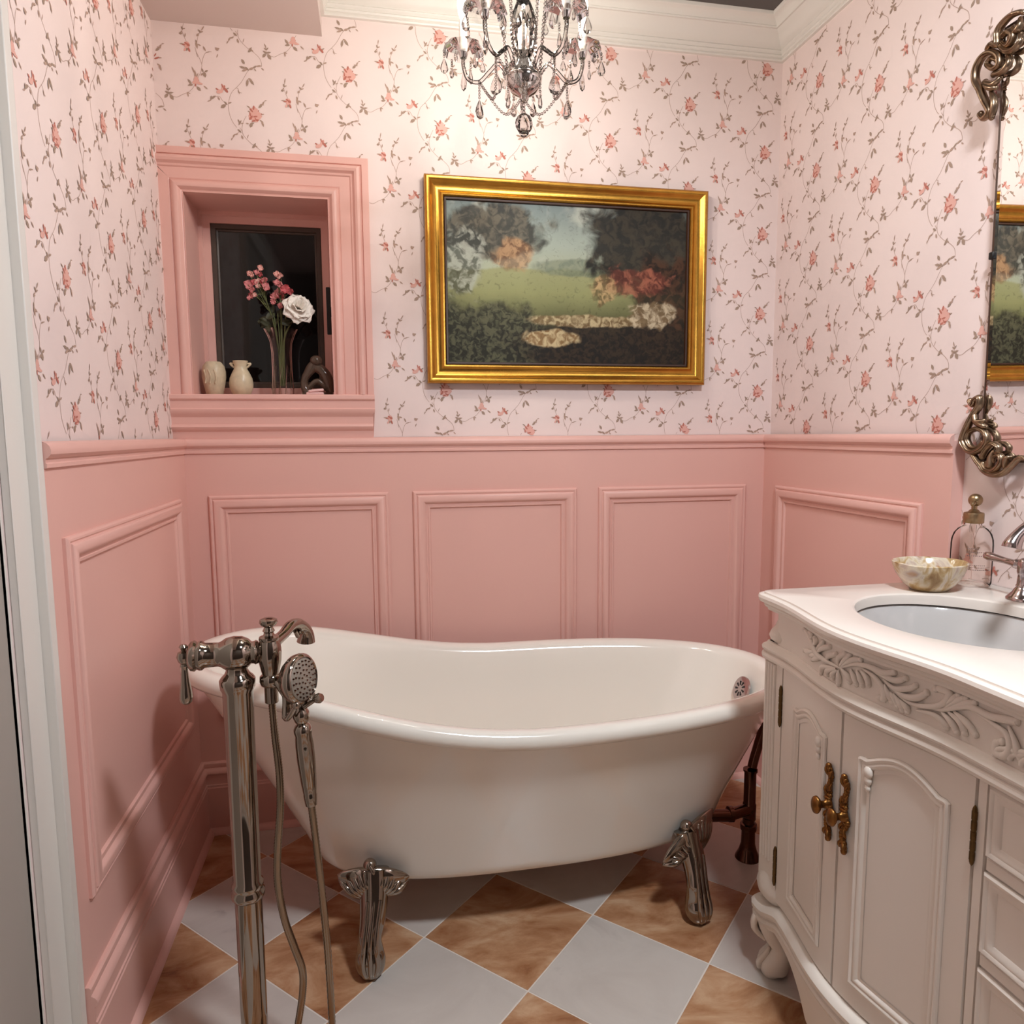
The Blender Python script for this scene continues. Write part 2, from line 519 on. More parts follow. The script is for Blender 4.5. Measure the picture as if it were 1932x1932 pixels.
for s in ('left', 'back', 'right'):
    o = run(BASE, s, 'baseboard_' + s, PINK, YLE if s == 'left' else YRE)
    o['label'] = 'tall moulded pink baseboard along the %s wall' % s

# crown moulding: runs on the back wall, along the right wall and along the soffit face
CR = [(0.0, 0.0), (0.009, 0.001), (0.011, 0.005), (0.009, 0.010), (0.013, 0.012), (0.015, 0.017), (0.012, 0.021), (0.016, 0.024), (0.019, 0.029), (0.016, 0.033),
      (0.020, 0.036), (0.026, 0.040), (0.031, 0.046), (0.037, 0.054), (0.045, 0.062), (0.054, 0.068), (0.058, 0.071), (0.064, 0.071), (0.066, 0.075), (0.063, 0.078),
      (0.066, 0.082), (0.072, 0.088), (0.080, 0.092), (0.086, 0.093), (0.090, 0.095), (0.092, 0.101), (0.092, 0.106)]
ZK = 2.4365
for n, pts in (('trim_4', 'back'), ('trim_5', 'right'), ('trim_6', 'soffit')):
    rows = []
    for d, z in CR:
        a = (XSOF + d, YB - d, ZK + z); b = (XR - d, YB - d, ZK + z)
        if pts == 'back': rows.append([a, b])
        elif pts == 'right': rows.append([b, (XR - d, YF, ZK + z)])
        else: rows.append([(XSOF + d, YF, ZK + z), a])
    o = struct(MB().grid(rows).build(n, TRIMW, smooth=30))
    o['label'] = 'stepped white crown moulding along the %s' % {'back': 'back wall', 'right': 'right wall', 'soffit': 'soffit face'}[pts]

# ------------------------------------------------------------------ door opening in the left wall
d1 = struct(empty('door_1', (XL, (DY0 + DY1) / 2, 0)), 'white door casing at the left edge')
mb = MB()
for ya, yb_ in ((-0.926, -0.949), (DY1 - 0.05, DY1 - 0.073)):
    mb.box(XL, 0.001, min(ya, yb_), max(ya, yb_), 0, DZ + 0.1)
mb.box(XL, 0.001, DY1 - 0.073, -0.926, DZ + 0.076, DZ + 0.1)
mb.build('backband', TRIMW, d1, smooth=30, bevel=0.002)
mb = MB()
mb.box(XL, -0.0145, -1.012, -0.949, 0, DZ + 0.076)
mb.box(XL, -0.0145, DY1 - 0.05, DY1 + 0.01, 0, DZ + 0.076)
mb.box(XL, -0.0145, DY1 + 0.01, -1.012, DZ - 0.01, DZ + 0.076)
mb.build('casing', TRIMW, d1, smooth=30, bevel=0.002)
mb = MB()
mb.box(XL - 0.14, XL + 0.0005, DY0, DY0 + 0.004, 0, DZ); mb.box(XL - 0.14, XL + 0.0005, DY1 - 0.004, DY1, 0, DZ); mb.box(XL - 0.14, XL, DY1, DY0, DZ, DZ + 0.004)
mb.build('jamb', TRIMW, d1, smooth=0)
mb = MB()
mb.box(XL - 0.045, XL - 0.003, DY1 + 0.002, DY0 - 0.002, 0.008, DZ - 0.002)
slab = mb.build('door_leaf', HALLG, d1, smooth=0)

# ------------------------------------------------------------------ window niche
w1 = struct(empty('window_1', ((WX0 + WX1) / 2, 0, WZ0)), 'small dark window set deep in a moulded pink niche')
# casing around the niche: flat outer band, bead, flat, inner bead
CP = [(0, 0), (0, 0.020), (0.001, 0.021), (0.019, 0.021), (0.021, 0.017), (0.023, 0.023), (0.027, 0.030), (0.034, 0.033), (0.041, 0.030), (0.045, 0.023), (0.047, 0.021),
      (0.052, 0.020), (0.055, 0.016), (0.084, 0.016), (0.087, 0.014), (0.090, 0.019), (0.095, 0.023), (0.101, 0.024), (0.107, 0.022), (0.111, 0.017), (0.114, 0.012), (0.118, 0.010), (0.119, 0.0)]
cw = 0.119
OX0, OX1, OZ1 = WX0 - cw, WX1 + cw, WZ1 + cw
def casing_side(sd):
    mb = MB()
    rows = []
    for d, ht in CP:
        y = YB - ht
        if sd == 'top':
            rows.append([(XL, y, OZ1 - d) if OX0 + d < XL else (OX0 + d, y, OZ1 - d), (OX1 - d, y, OZ1 - d)])
        elif sd == 'right':
            rows.append([(OX1 - d, y, OZ1 - d), (OX1 - d, y, WZ0)])
        else:
            if OX0 + d < XL - 0.002: continue
            rows.append([(OX0 + d, y, WZ0), (OX0 + d, y, OZ1 - d)])
    mb.grid(rows)
    mb.build('casing', PINK, w1, smooth=30)
for sd in ('top', 'right', 'left'): casing_side(sd)
# sill board and stepped apron
SP = [(0.0, 0.030), (0.024, 0.030), (0.027, 0.026), (0.027, 0.022), (0.022, 0.021), (0.022, 0.021)]
mb = MB()
prof = [(0, WZ0), (0.030, WZ0), (0.033, WZ0 - 0.003), (0.034, WZ0 - 0.013), (0.031, WZ0 - 0.017), (0.028, WZ0 - 0.018), (0.028, WZ0 - 0.040), (0.030, WZ0 - 0.041),
        (0.034, WZ0 - 0.044), (0.033, WZ0 - 0.052), (0.027, WZ0 - 0.060), (0.024, WZ0 - 0.064), (0.022, WZ0 - 0.067), (0.022, WZ0 - 0.088), (0.026, WZ0 - 0.090),
        (0.029, WZ0 - 0.096), (0.026, WZ0 - 0.103), (0.021, WZ0 - 0.107), (0.018, WZ0 - 0.110), (0.016, WZ0 - 0.134), (0, WZ0 - 0.134)]
mb.grid([[(XL, YB - d, z), (OX1 + 0.001 - (0 if z > WZ0 - 0.06 else 0.006), YB - d, z)] for d, z in prof])
mb.fan([(OX1 + 0.001 - (0 if z > WZ0 - 0.06 else 0.006), YB - d, z) for d, z in prof])
mb.build('sill', PINK, w1, smooth=30)
# niche lining, inner stop and the dark sash
ND = 0.17
mb = MB()
mb.box(WX0 - 0.001, WX0 + 0.001, YB - 0.012, YB + ND, WZ0, WZ1); mb.box(WX1 - 0.001, WX1 + 0.001, YB - 0.012, YB + ND, WZ0, WZ1)
mb.box(WX0, WX1, YB - 0.012, YB + ND, WZ1 - 0.001, WZ1 + 0.001); mb.box(WX0, WX1, YB - 0.004, YB + ND + 0.05, WZ0 - 0.02, WZ0 + 0.0005)
mb.build('niche_lining', PINK, w1, smooth=0)
mb = MB()
IP = [(0, 0.0), (0.0, 0.012), (0.012, 0.012), (0.014, 0.006), (0.022, 0.004), (0.034, 0.002), (0.036, -0.012)]
rect_frame(mb, IP, (WX0, YB + ND, WZ0 + 0.0005), (1, 0, 0), (0, 0, 1), (0, -1, 0), WX1 - WX0, WZ1 - WZ0 - 0.001, sides=(1, 2, 3))
mb.build('inner_casing', PINK, w1, smooth=30)
mb = MB()
FP = [(0, 0.012), (0.002, 0.014), (0.014, 0.014), (0.016, 0.006), (0.02, 0.004), (0.022, -0.004)]
FX0, FX1, FZ1 = WX0 + 0.035, WX1 - 0.035, WZ1 - 0.036
rect_frame(mb, FP, (FX0, YB + ND + 0.014, WZ0 + 0.03), (1, 0, 0), (0, 0, 1), (0, -1, 0), FX1 - FX0, FZ1 - WZ0 - 0.03)
mb.build('window_frame', FRAMEBLK, w1, smooth=30)
MB().box(FX0, FX1, YB + ND + 0.014, YB + ND + 0.02, WZ0, FZ1).build('pane', NIGHT, w1, smooth=0)
MB().box(WX0, WX1, YB + ND - 0.01, YB + ND + 0.02, WZ0, WZ0 + 0.03).build('sill_block', PINK, w1, smooth=0)
mb = MB(); mb.box(0.417, 0.430, YB + 0.085, YB + 0.097, 1.545, 1.69); mb.box(0.424, 0.4365, YB + 0.088, YB + 0.094, 1.60, 1.63)
mb.build('latch', BLACK, w1, smooth=30, bevel=0.002)

# ------------------------------------------------------------------ wallpaper print (drawn from one repeat)
UX, UZ = 1 / 3178.0, 1 / 3178.0
def PX(x, y):
    dx, dy = x - 875.0, y - 880.0
    return ((dx - 0.03 * dy) * UX, -(dy - 0.07 * dx) * UZ)
vines = [
 [(765, 1035), (772, 1062), (800, 1100), (850, 1148), (900, 1182), (945, 1225), (962, 1260), (966, 1298), (945, 1300)],
 [(945, 1300), (880, 1312), (840, 1350), (815, 1392), (785, 1440), (745, 1483), (705, 1523), (682, 1578), (672, 1630), (676, 1690), (690, 1745), (715, 1795), (742, 1830)],
 [(765, 1035), (762, 1000), (775, 950), (800, 900)], [(742, 1000), (752, 1015), (765, 1035)],
 [(640, 800), (600, 770), (570, 730), (520, 740), (480, 772)],
 [(765, 700), (740, 690), (735, 665), (715, 655)],
 [(1250, 830), (1275, 880), (1295, 935), (1292, 970), (1280, 1010), (1245, 1075)], [(1295, 930), (1310, 870), (1335, 832), (1380, 825)],
 [(1245, 1075), (1222, 1128), (1180, 1170), (1130, 1190), (1080, 1215), (1040, 1205), (1010, 1190)],
 [(1135, 640), (1145, 600), (1148, 570)], [(1175, 760), (1150, 700), (1130, 650)], [(1255, 770), (1270, 690), (1310, 625)], [(1010, 1190), (1005, 1150), (998, 1110)],
 [(1240, 790), (1250, 830), (1260, 870)], [(830, 575), (815, 600), (810, 640)], [(830, 575), (855, 600)],
 [(735, 1040), (700, 1065), (672, 1105)], [(925, 815), (950, 790), (972, 762)],
]
# leaves: x, y, direction in degrees (0 = right, 90 = up), length, width, tone
leaves = []
def L(x, y, a, l, w, t): leaves.append((x, y, a, l, w, t))
for a in [(780, 430, 120, 46, 20, 0), (775, 480, 165, 55, 17, 0), (790, 505, 200, 50, 16, 1), (812, 490, 140, 40, 16, 0), (850, 490, 20, 40, 18, 1), (880, 475, 40, 40, 14, 0), (915, 466, 15, 46, 13, 1), (950, 492, -40, 30, 9, 1),
          (885, 500, -50, 26, 9, 1), (815, 612, -100, 62, 19, 0), (852, 602, -52, 62, 20, 0), (838, 580, -20, 34, 12, 1), (740, 692, -70, 36, 9, 1),
          (515, 742, 215, 58, 17, 0), (500, 745, 265, 36, 13, 0), (484, 770, 205, 34, 9, 1), (566, 750, -60, 30, 13, 1), (604, 816, 215, 52, 26, 0), (625, 790, 130, 36, 14, 0), (660, 786, 20, 34, 12, 1),
          (745, 958, 60, 50, 14, 0), (735, 945, 110, 34, 11, 0), (765, 965, 20, 28, 9, 1), (740, 1030, 140, 40, 15, 0), (712, 1060, 200, 34, 11, 1), (690, 1072, 240, 40, 12, 1), (672, 1100, 250, 26, 8, 1), (764, 1085, -70, 36, 14, 1),
          (812, 1080, 70, 40, 5, 1), (868, 1158, 60, 50, 17, 0), (862, 1170, 215, 34, 16, 0), (885, 1165, -40, 30, 10, 1),
          (925, 815, 40, 40, 18, 0), (950, 790, 70, 36, 12, 1), (940, 800, -10, 36, 10, 1), (972, 766, 10, 22, 7, 1), (842, 980, 250, 40, 24, 0), (850, 965, 200, 40, 16, 0), (810, 965, 170, 26, 10, 1), (945, 968, -70, 50, 15, 1), (935, 945, -30, 36, 10, 1),
          (822, 820, 150, 34, 9, 0), (945, 885, 10, 30, 9, 1),
          (1145, 590, 80, 40, 8, 1), (1135, 632, 110, 32, 12, 0), (1150, 636, 20, 24, 9, 1), (1122, 676, 190, 26, 18, 0), (1160, 690, 80, 34, 9, 1), (1130, 660, 40, 20, 8, 1), (1255, 772, -80, 60, 17, 1), (1252, 745, 100, 36, 12, 0), (1275, 770, -20, 34, 12, 1),
          (1310, 628, 60, 40, 9, 1), (1282, 655, 130, 36, 11, 0), (1298, 660, 20, 30, 10, 1), (1265, 692, 200, 26, 9, 1), (1268, 680, 30, 30, 9, 1), (1320, 802, 115, 44, 13, 1), (1350, 830, 20, 44, 7, 1), (1425, 803, 130, 34, 22, 1), (1436, 800, 20, 26, 14, 1), (1428, 860, 250, 34, 8, 1),
          (1318, 1022, -75, 44, 24, 0), (1332, 992, 30, 34, 14, 0), (1300, 985, 110, 34, 13, 0), (1295, 1020, 220, 30, 14, 1), (1222, 985, 112, 60, 10, 1), (1238, 1020, 95, 70, 15, 1), (1255, 1030, 70, 44, 9, 1), (1190, 1085, 125, 52, 17, 0), (1195, 1112, 190, 44, 16, 0),
          (1265, 1142, -45, 46, 22, 0), (1325, 1132, -40, 40, 10, 1), (1172, 1192, -80, 40, 11, 1), (1180, 1180, -20, 30, 8, 1),
          (1000, 1122, 110, 40, 9, 1), (1016, 1148, 50, 34, 10, 0), (1000, 1150, 140, 30, 9, 0), (1025, 1180, 10, 50, 13, 0), (995, 1175, 150, 36, 14, 0), (990, 1205, 230, 46, 22, 0), (1035, 1215, -60, 52, 24, 0),
          (1135, 765, 175, 50, 10, 1)]:
    L(*a)
petals = [(868, 858, 60, 74, 56, 2), (900, 893, -30, 76, 58, 2), (858, 905, 200, 72, 54, 2), (885, 925, -80, 56, 48, 2), (880, 880, 20, 66, 60, 2),
          (866, 828, 80, 38, 15, 3), (846, 850, 130, 42, 13, 3), (835, 885, 100, 34, 11, 3), (842, 915, 235, 46, 17, 3), (893, 926, -50, 40, 26, 3), (918, 888, 25, 46, 13, 3), (880, 905, 10, 38, 12, 3), (872, 868, 150, 30, 10, 3), (905, 862, 60, 34, 9, 3), (865, 942, 200, 36, 13, 3), (828, 862, 160, 30, 9, 0),
          (575, 690, 200, 58, 30, 2), (556, 672, 150, 34, 12, 3), (605, 660, 60, 58, 26, 2), (630, 678, -50, 46, 19, 3), (598, 640, 105, 34, 10, 3), (612, 655, 80, 40, 9, 3), (585, 692, 250, 26, 10, 3), (642, 664, 30, 30, 9, 0),
          (1172, 772, 100, 54, 42, 2), (1165, 760, 150, 30, 13, 3), (1183, 772, -20, 30, 20, 3), (1160, 808, 230, 40, 18, 2), (1190, 812, -70, 38, 15, 3), (1146, 772, 185, 30, 8, 3), (1172, 806, -100, 36, 12, 0),
          (1245, 1070, 90, 62, 36, 2), (1245, 1055, 90, 34, 20, 3), (1232, 1088, 200, 40, 24, 2), (1262, 1092, -20, 46, 24, 2), (1258, 1078, 40, 28, 9, 3), (1285, 1100, -10, 30, 12, 2), (1240, 1108, -95, 34, 10, 3)]
prims = []
for x, y, a, l, w, t in leaves + petals:
    p = PX(x, y)
    k_ = 1.12
    a = math.radians(a); l *= UX * k_; w *= UX * k_ * (1.15 if t < 2 else 1.1)
    prims.append((p, a, l, w, t))
def clump(mb, o, mapf, ok):
    for vn in vines:
        s = spline([PX(*q) + (0,) for q in vn], 4)
        s = [(o[0] + q[0], o[1] + q[1]) for q in s]
        for k in range(len(s) - 1):
            a, b = s[k], s[k + 1]
            if not (ok(*a) and ok(*b)): continue
            d = Vector((b[0] - a[0], b[1] - a[1])); n = Vector((-d.y, d.x)).normalized() * 0.00062
            mb.add([mapf(a[0] - n.x, a[1] - n.y, 0), mapf(b[0] - n.x, b[1] - n.y, 0), mapf(b[0] + n.x, b[1] + n.y, 0), mapf(a[0] + n.x, a[1] + n.y, 0)], [(0, 1, 2, 3)], 4)
    for k, (p, a, l, w, t) in enumerate(prims):
        c = (o[0] + p[0], o[1] + p[1])
        ux, uy = math.cos(a), math.sin(a)
        ring = [(-0.5, 0), (-0.2, -0.42), (0.15, -0.46), (0.5, 0), (0.15, 0.42), (-0.2, 0.4)]
        if t in (2, 3): ring = [(-0.48, 0.05), (-0.32, -0.36), (0.1, -0.5), (0.42, -0.3), (0.46, 0.18), (0.12, 0.46), (-0.3, 0.38)]
        q = [(c[0] + ux * l * s_ - uy * w * e, c[1] + uy * l * s_ + ux * w * e) for s_, e in ring]
        if not all(ok(*z) for z in q): continue
        mb.add([mapf(z[0], z[1], 1 + (k % 5) * 0.15 + t * 0.1) for z in q], [tuple(range(len(q)))], t)
PMATS = [P_LEAF, P_LEAF2, P_PINK, P_ROSE, P_VINE]
EPS = 0.0004
def paper(parent, u0, u1, z0, z1, ou, oz, mapf, okx):
    mb = MB()
    for i in range(int((u0 - ou) / 0.269) - 3, int((u1 - ou) / 0.269) + 4):
        base = oz + (i % 2) * 0.1305
        for j in range(-14, 12):
            o = (ou + i * 0.269, base + j * 0.261)
            if o[0] < u0 - 0.3 or o[0] > u1 + 0.3 or o[1] < z0 - 0.3 or o[1] > z1 + 0.5: continue
            clump(mb, o, mapf, lambda u, z: u0 < u < u1 and z0 < z < z1 and okx(u, z))
    o = mb.build('wallpaper_print', PMATS, parent, smooth=0)
    o['kind'] = 'stuff'; o['label'] = 'printed brown vines with small pink roses'
paper(wall_back, XL + 0.001, XR - 0.001, ZRAIL + 0.046, ZK + 0.0, 0.239, 2.154, lambda u, z, k: (u, YB - EPS * (1 + k), z),
      lambda u, z: not (u < OX1 and WZ0 - 0.136 < z < OZ1) and not (u < XSOF and z > ZSOF) and not (0.74 < u < 1.62 and 1.41 < z < 1.99))
paper(wall_left, -0.927, YB - 0.001, ZRAIL + 0.046, ZSOF, -0.16, 2.06, lambda u, z, k: (XL + EPS * (1 + k), u, z), lambda u, z: True)
paper(wall_right, -0.0, 2.70, 0.3, ZK, 0.191, 2.291, lambda u, z, k: (XR - EPS * (1 + k), -u, z),
      lambda u, z: z > (ZRAIL + 0.046 if u < -YRE else 0.89) and not (0.95 < u < 1.7 and 1.25 < z < 2.0))

# ------------------------------------------------------------------ bathtub
TXC, TYC = 0.873, -0.44
tub = thing('bathtub', (0.92, TYC, 0), 'white slipper bathtub with one high end on silver claw feet', 'bathtub')
zr = table([0.06, 0.19, 0.31, 0.5, 0.65, 0.80, 0.93, 1.3, 1.68], [0.709, 0.702, 0.687, 0.641, 0.606, 0.583, 0.576, 0.577, 0.573])
NT = 96
def se(t, a0, a1, b, ex):
    c, s = math.cos(t), math.sin(t)
    x = (a1 if c > 0 else a0) * math.copysign(abs(c) ** (2 / ex), c)
    return x, b * math.copysign(abs(s) ** (2 / ex), s)
xm = 0.88
def top_pt(t):
    x, y = se(t, xm - 0.078, 1.672 - xm, 0.362, 2.35)
    return Vector((xm + x, TYC + y, 0))
def bot_pt(t, k=1.0):
    x, y = se(t, (xm - 0.378) * k, (1.462 - xm) * k, 0.215 * k, 2.6)
    return Vector((xm + x, TYC + y, 0))
ts = [2 * math.pi * i / NT for i in range(NT)]
tp = [top_pt(t) for t in ts]
nr_ = []
for i in range(NT):
    d = tp[(i + 1) % NT] - tp[i - 1]
    nr_.append(Vector((d.y, -d.x, 0)).normalized())
bp = [bot_pt(t) for t in ts]
rings = []
ZB = 0.158
def wallring(f, s, inset, zoff, zb, k=1.0):
    row = []
    for i in range(NT):
        T = tp[i] - nr_[i] * inset
        B = bot_pt(ts[i], k)
        zt = zr(tp[i].x) + zoff
        p = B.lerp(T, f); p.z = lerp(zb, zt, s)
        row.append(p)
    return row
outer = [wallring(-0.42, 0.0, 0.03, -0.046, ZB), wallring(-0.20, 0.001, 0.03, -0.046, ZB), wallring(-0.10, 0.010, 0.03, -0.046, ZB), wallring(-0.04, 0.026, 0.03, -0.046, ZB), wallring(0.005, 0.052, 0.03, -0.046, ZB), wallring(0.05, 0.098, 0.03, -0.046, ZB)]
for k in range(1, 9):
    s = 0.098 + 0.902 * k / 8
    outer.append(wallring(lerp(0.05, 1.0, (k / 8) ** 1.06), s, 0.03, -0.046, ZB))
rim = []
for dd, dz in [(0.020, -0.045), (0.008, -0.040), (0.001, -0.030), (0.0, -0.020), (0.003, -0.010), (0.010, -0.003), (0.020, 0.0), (0.032, -0.001), (0.043, -0.004), (0.052, -0.010), (0.058, -0.020)]:
    row = []
    for i in range(NT):
        p = tp[i] - nr_[i] * dd; p.z = zr(tp[i].x) + dz
        row.append(p)
    rim.append(row)
inner = []
for k in range(0, 9):
    s = 1 - k / 8
    inner.append(wallring(lerp(0.1, 1.0, s ** 0.85) - 0.0, 0.06 + 0.94 * s, 0.064, -0.034, 0.205, 0.86))
inner.append(wallring(-0.1, 0.015, 0.064, -0.034, 0.205, 0.86))
inner.append(wallring(-0.42, 0.0, 0.064, -0.034, 0.205, 0.86))
allr = outer + rim + inner
mb = MB(); mb.grid(allr, closed_u=True); mb.fan(allr[0], True); mb.fan(allr[-1])
mb.build('tub_shell', ENAMEL, tub, smooth=50)
# overflow plate inside the low end
oc = Vector((1.566, -0.44, 0.497)); on = Vector((-0.93, 0, 0.36)).normalized()
mb = MB(); mb.lathe([(0.0, 0.004), (0.012, 0.0045), (0.030, 0.004), (0.036, 0.002), (0.037, -0.004)], oc, on, 28)
ov = mb.build('overflow_plate', FAUC, tub, smooth=40)
mb = MB()
ou = on.orthogonal().normalized(); ow = on.cross(ou)
for k in range(9):
    a = 2 * math.pi * k / 9
    d = ou * math.cos(a) + ow * math.sin(a); e = ou * -math.sin(a) + ow * math.cos(a)
    c0 = oc + on * 0.0052
    mb.add([c0 + d * 0.010 - e * 0.0016, c0 + d * 0.022 - e * 0.0032, c0 + d * 0.022 + e * 0.0032, c0 + d * 0.010 + e * 0.0016], [(0, 1, 2, 3)])
mb.build('slots', BLACK, ov, smooth=0)

# claw feet
def claw_foot(base, knee, tang, tilt, span):
    """base: floor point, knee: point on the shell; tang: direction along the shell, tilt: rise of the crest along it"""
    base, knee, tang = Vector(base), Vector(knee), Vector(tang).normalized()
    out = Vector((tang.y, -tang.x, 0))
    if out.dot(base - Vector((0.9, TYC, 0))) < 0: out = -out
    up = Vector((0, 0, 1))
    mb = MB()
    # leg: S-curve, oval section, widening into a rounded pad foot
    p = [knee + out * 0.000 + up * 0.030, knee + out * 0.014 - up * 0.010, lerp(knee, base, 0.32) + out * 0.020, Vector((base.x, base.y, base.z + 0.090)) + out * 0.000,
         Vector((base.x, base.y, 0.060)) + out * 0.001, Vector((base.x, base.y, 0.036)) + out * 0.006, Vector((base.x, base.y, 0.014)) + out * 0.010, Vector((base.x, base.y, 0.0)) + out * 0.010]
    r = [0.036, 0.034, 0.030, 0.0265, 0.030, 0.0345, 0.029, 0.014]
    q = spline([tuple(a) + (b,) for a, b in zip(p, r)], 6)
    q[-1] = tuple(base + out * 0.010) + (0.012,)
    mb.tube([a[:3] for a in q], [a[3] for a in q], 20, up=tuple(out), flat=(0.85, 1.0))
    # raised spine and two side flutes running down to the toe
    for s in (-1, 0, 1):
        path = [knee + out * 0.044 + tang * (s * 0.014) - up * 0.020, Vector((base.x, base.y, 0.09)) + out * 0.0225 + tang * (s * 0.013), Vector((base.x, base.y, 0.045)) + out * 0.031 + tang * (s * 0.017), Vector((base.x, base.y, 0.018)) + out * 0.030 + tang * (s * 0.012), Vector((base.x, base.y, 0.006)) + out * 0.020 + tang * (s * 0.006)]
        mb.tube(spline(path, 5), [0.0045 + 0.0025 * math.sin(math.pi * k / 20) for k in range(21)], 8)
    foot = mb.build('claw_foot', NICKEL, tub, smooth=60)
    # acanthus crest: a winged leaf that hugs the shell, with ribs and a top boss
    mb = MB()
    n_ = 24
    path, rad = [], []
    for k in range(n_ + 1):
        t = -1 + 2 * k / n_
        path.append(knee + tang * (t * span) + up * (tilt * t * span + 0.008 + 0.010 * t * t) + out * (0.013 - 0.007 * t * t))
        rad.append(0.034 * (1 - abs(t) ** 2.2) ** 0.8 + 0.002)
    mb.tube(path, rad, 16, up=(0, 0, 1), flat=(1.0, 0.42))
    for s in (-1, 1):
        for k in range(5):
            f = 0.25 + 0.17 * k
            a = knee + tang * (s * 0.006 * (k + 1)) - up * 0.020 + out * 0.024
            b = knee + tang * (s * span * f) + up * (tilt * s * span * f + 0.034 * (1 - f ** 2.2)) + out * (0.020 - 0.018 * f * f)
            m_ = a.lerp(b, 0.55) + out * 0.007 - up * 0.004
            mb.tube(spline([a, m_, b], 6), [0.003 + 0.0055 * math.sin(math.pi * (0.15 + 0.75 * j / 12)) for j in range(13)], 8)
            mb.ball(b, 0.0052, 8, 6)
    mb.ball(knee + up * 0.044 + out * 0.006 - tang * 0.008, 0.016, 14, 10)
    mb.tube(spline([knee + up * 0.050 + out * 0.020 - tang * 0.008, knee + up * 0.036 + out * 0.026, knee + up * 0.020 + out * 0.024, knee - up * 0.02 + out * 0.030], 4), [0.005] * 8 + [0.004] * 5, 8)
    mb.build('crest', NICKEL, foot, smooth=60)
claw_foot((0.508, -0.708, 0), (0.520, -0.655, 0.190), (1, 0.0, 0), -0.16, 0.082)
claw_foot((1.318, -0.690, 0), (1.312, -0.640, 0.185), (0.93, 0.36, 0), 0.50, 0.088)
claw_foot((0.508, -0.172, 0), (0.520, -0.225, 0.190), (1, 0, 0), -0.16, 0.082)
claw_foot((1.318, -0.190, 0), (1.312, -0.240, 0.185), (0.93, -0.36, 0), 0.50, 0.088)

# waste and overflow pipe at the low end
mb = MB()
mb.tube([(1.640, -0.44, 0.48), (1.655, -0.44, 0.47), (1.652, -0.45, 0.44), (1.600, -0.466, 0.30), (1.592, -0.468, 0.272)], 0.0135, 14)
mb.tube([(1.60, -0.44, 0.505), (1.645, -0.44, 0.487)], 0.018, 14)
mb.build('overflow_pipe', BRONZE, tub, smooth=50)
mb = MB()
px_, py_ = 1.566, -0.478
mb.lathe([(0.0205, 0.268), (0.0205, 0.262), (0.017, 0.260), (0.017, 0.165), (0.019, 0.163), (0.019, 0.118), (0.017, 0.116)], (px_ + 0.02, py_ + 0.008, 0), seg=18)
mb.tube([(px_ + 0.02, py_ + 0.008, 0.148), (1.50, -0.50, 0.153), (1.40, -0.49, 0.158)], 0.017, 14)
mb.lathe([(0.022, 0.0), (0.022, 0.012), (0.019, 0.014)], (1.52, -0.494, 0.152), (-1, 0.06, 0.05), 16)
mb.tube([(1.40, -0.485, 0.158), (1.22, -0.46, 0.15), (1.22, -0.46, 0.165)], 0.016, 12)
mb.build('waste_tee', BRONZE, tub, smooth=50)
mb = MB()
mb.lathe([(0.036, 0.0), (0.035, 0.004), (0.026, 0.022), (0.020, 0.045), (0.019, 0.085), (0.023, 0.087), (0.024, 0.095), (0.023, 0.104), (0.017, 0.106), (0.017, 0.122)], (px_ + 0.018, py_ + 0.006, 0), seg=24)
mb.build('floor_flange', BRONZE, tub, smooth=40)

# ------------------------------------------------------------------ floor-standing tub filler
FX, FY = 0.290, -0.92
fil = thing('tub_filler', (FX, FY, 0), 'polished nickel floor-standing tub filler on a thick pole', 'faucet')
mb = MB()
mb.lathe([(0.062, 0.0), (0.062, 0.004), (0.055, 0.012), (0.036, 0.020), (0.030, 0.028), (0.0245, 0.034), (0.0245, 0.36), (0.0275, 0.362), (0.0305, 0.367), (0.0305, 0.374), (0.027, 0.379), (0.0265, 0.383),
          (0.029, 0.387), (0.0285, 0.392), (0.0248, 0.397), (0.0256, 0.60), (0.0268, 0.765), (0.0305, 0.772), (0.0315, 0.782), (0.0315, 0.788), (0.028, 0.793), (0.022, 0.799), (0.019, 0.806), (0.020, 0.812)], (FX, FY, 0), seg=36)
mb.build('riser', NICKEL, fil, smooth=40)
ZV = 0.836
A = Vector((1, 0.06, -0.02)).normalized()      # axis of the valve body
mb = MB()
mb.lathe([(0.0, -0.082), (0.020, -0.081), (0.0265, -0.076), (0.028, -0.070), (0.0245, -0.066), (0.0265, -0.062), (0.0265, -0.057), (0.0225, -0.053), (0.0215, -0.030), (0.023, -0.026), (0.0285, -0.018), (0.0318, -0.004),
          (0.031, 0.010), (0.026, 0.021), (0.020, 0.027), (0.0205, 0.031), (0.0225, 0.034), (0.0205, 0.038), (0.014, 0.041), (0.012, 0.055)], (FX, FY, ZV), A, 32)
mb.build('valve_body', NICKEL, fil, smooth=45)
c0 = Vector((FX, FY, ZV)) + A * 0.058
mb = MB()
mb.lathe([(0.010, -0.098), (0.0125, -0.096), (0.0125, -0.066), (0.018, -0.063), (0.0205, -0.055), (0.0195, -0.046), (0.015, -0.042), (0.017, -0.034), (0.0205, -0.018), (0.0215, -0.002), (0.020, 0.013), (0.017, 0.021), (0.0185, 0.024),
          (0.0175, 0.028), (0.010, 0.031), (0.0085, 0.036), (0.011, 0.039), (0.009, 0.043), (0.0075, 0.046), (0.0135, 0.050), (0.0165, 0.055), (0.0155, 0.060), (0.009, 0.063), (0.0, 0.064)], c0, seg=28)
mb.tube([c0 - A * 0.05, c0], 0.013, 16)
mb.build('diverter', NICKEL, fil, smooth=45)
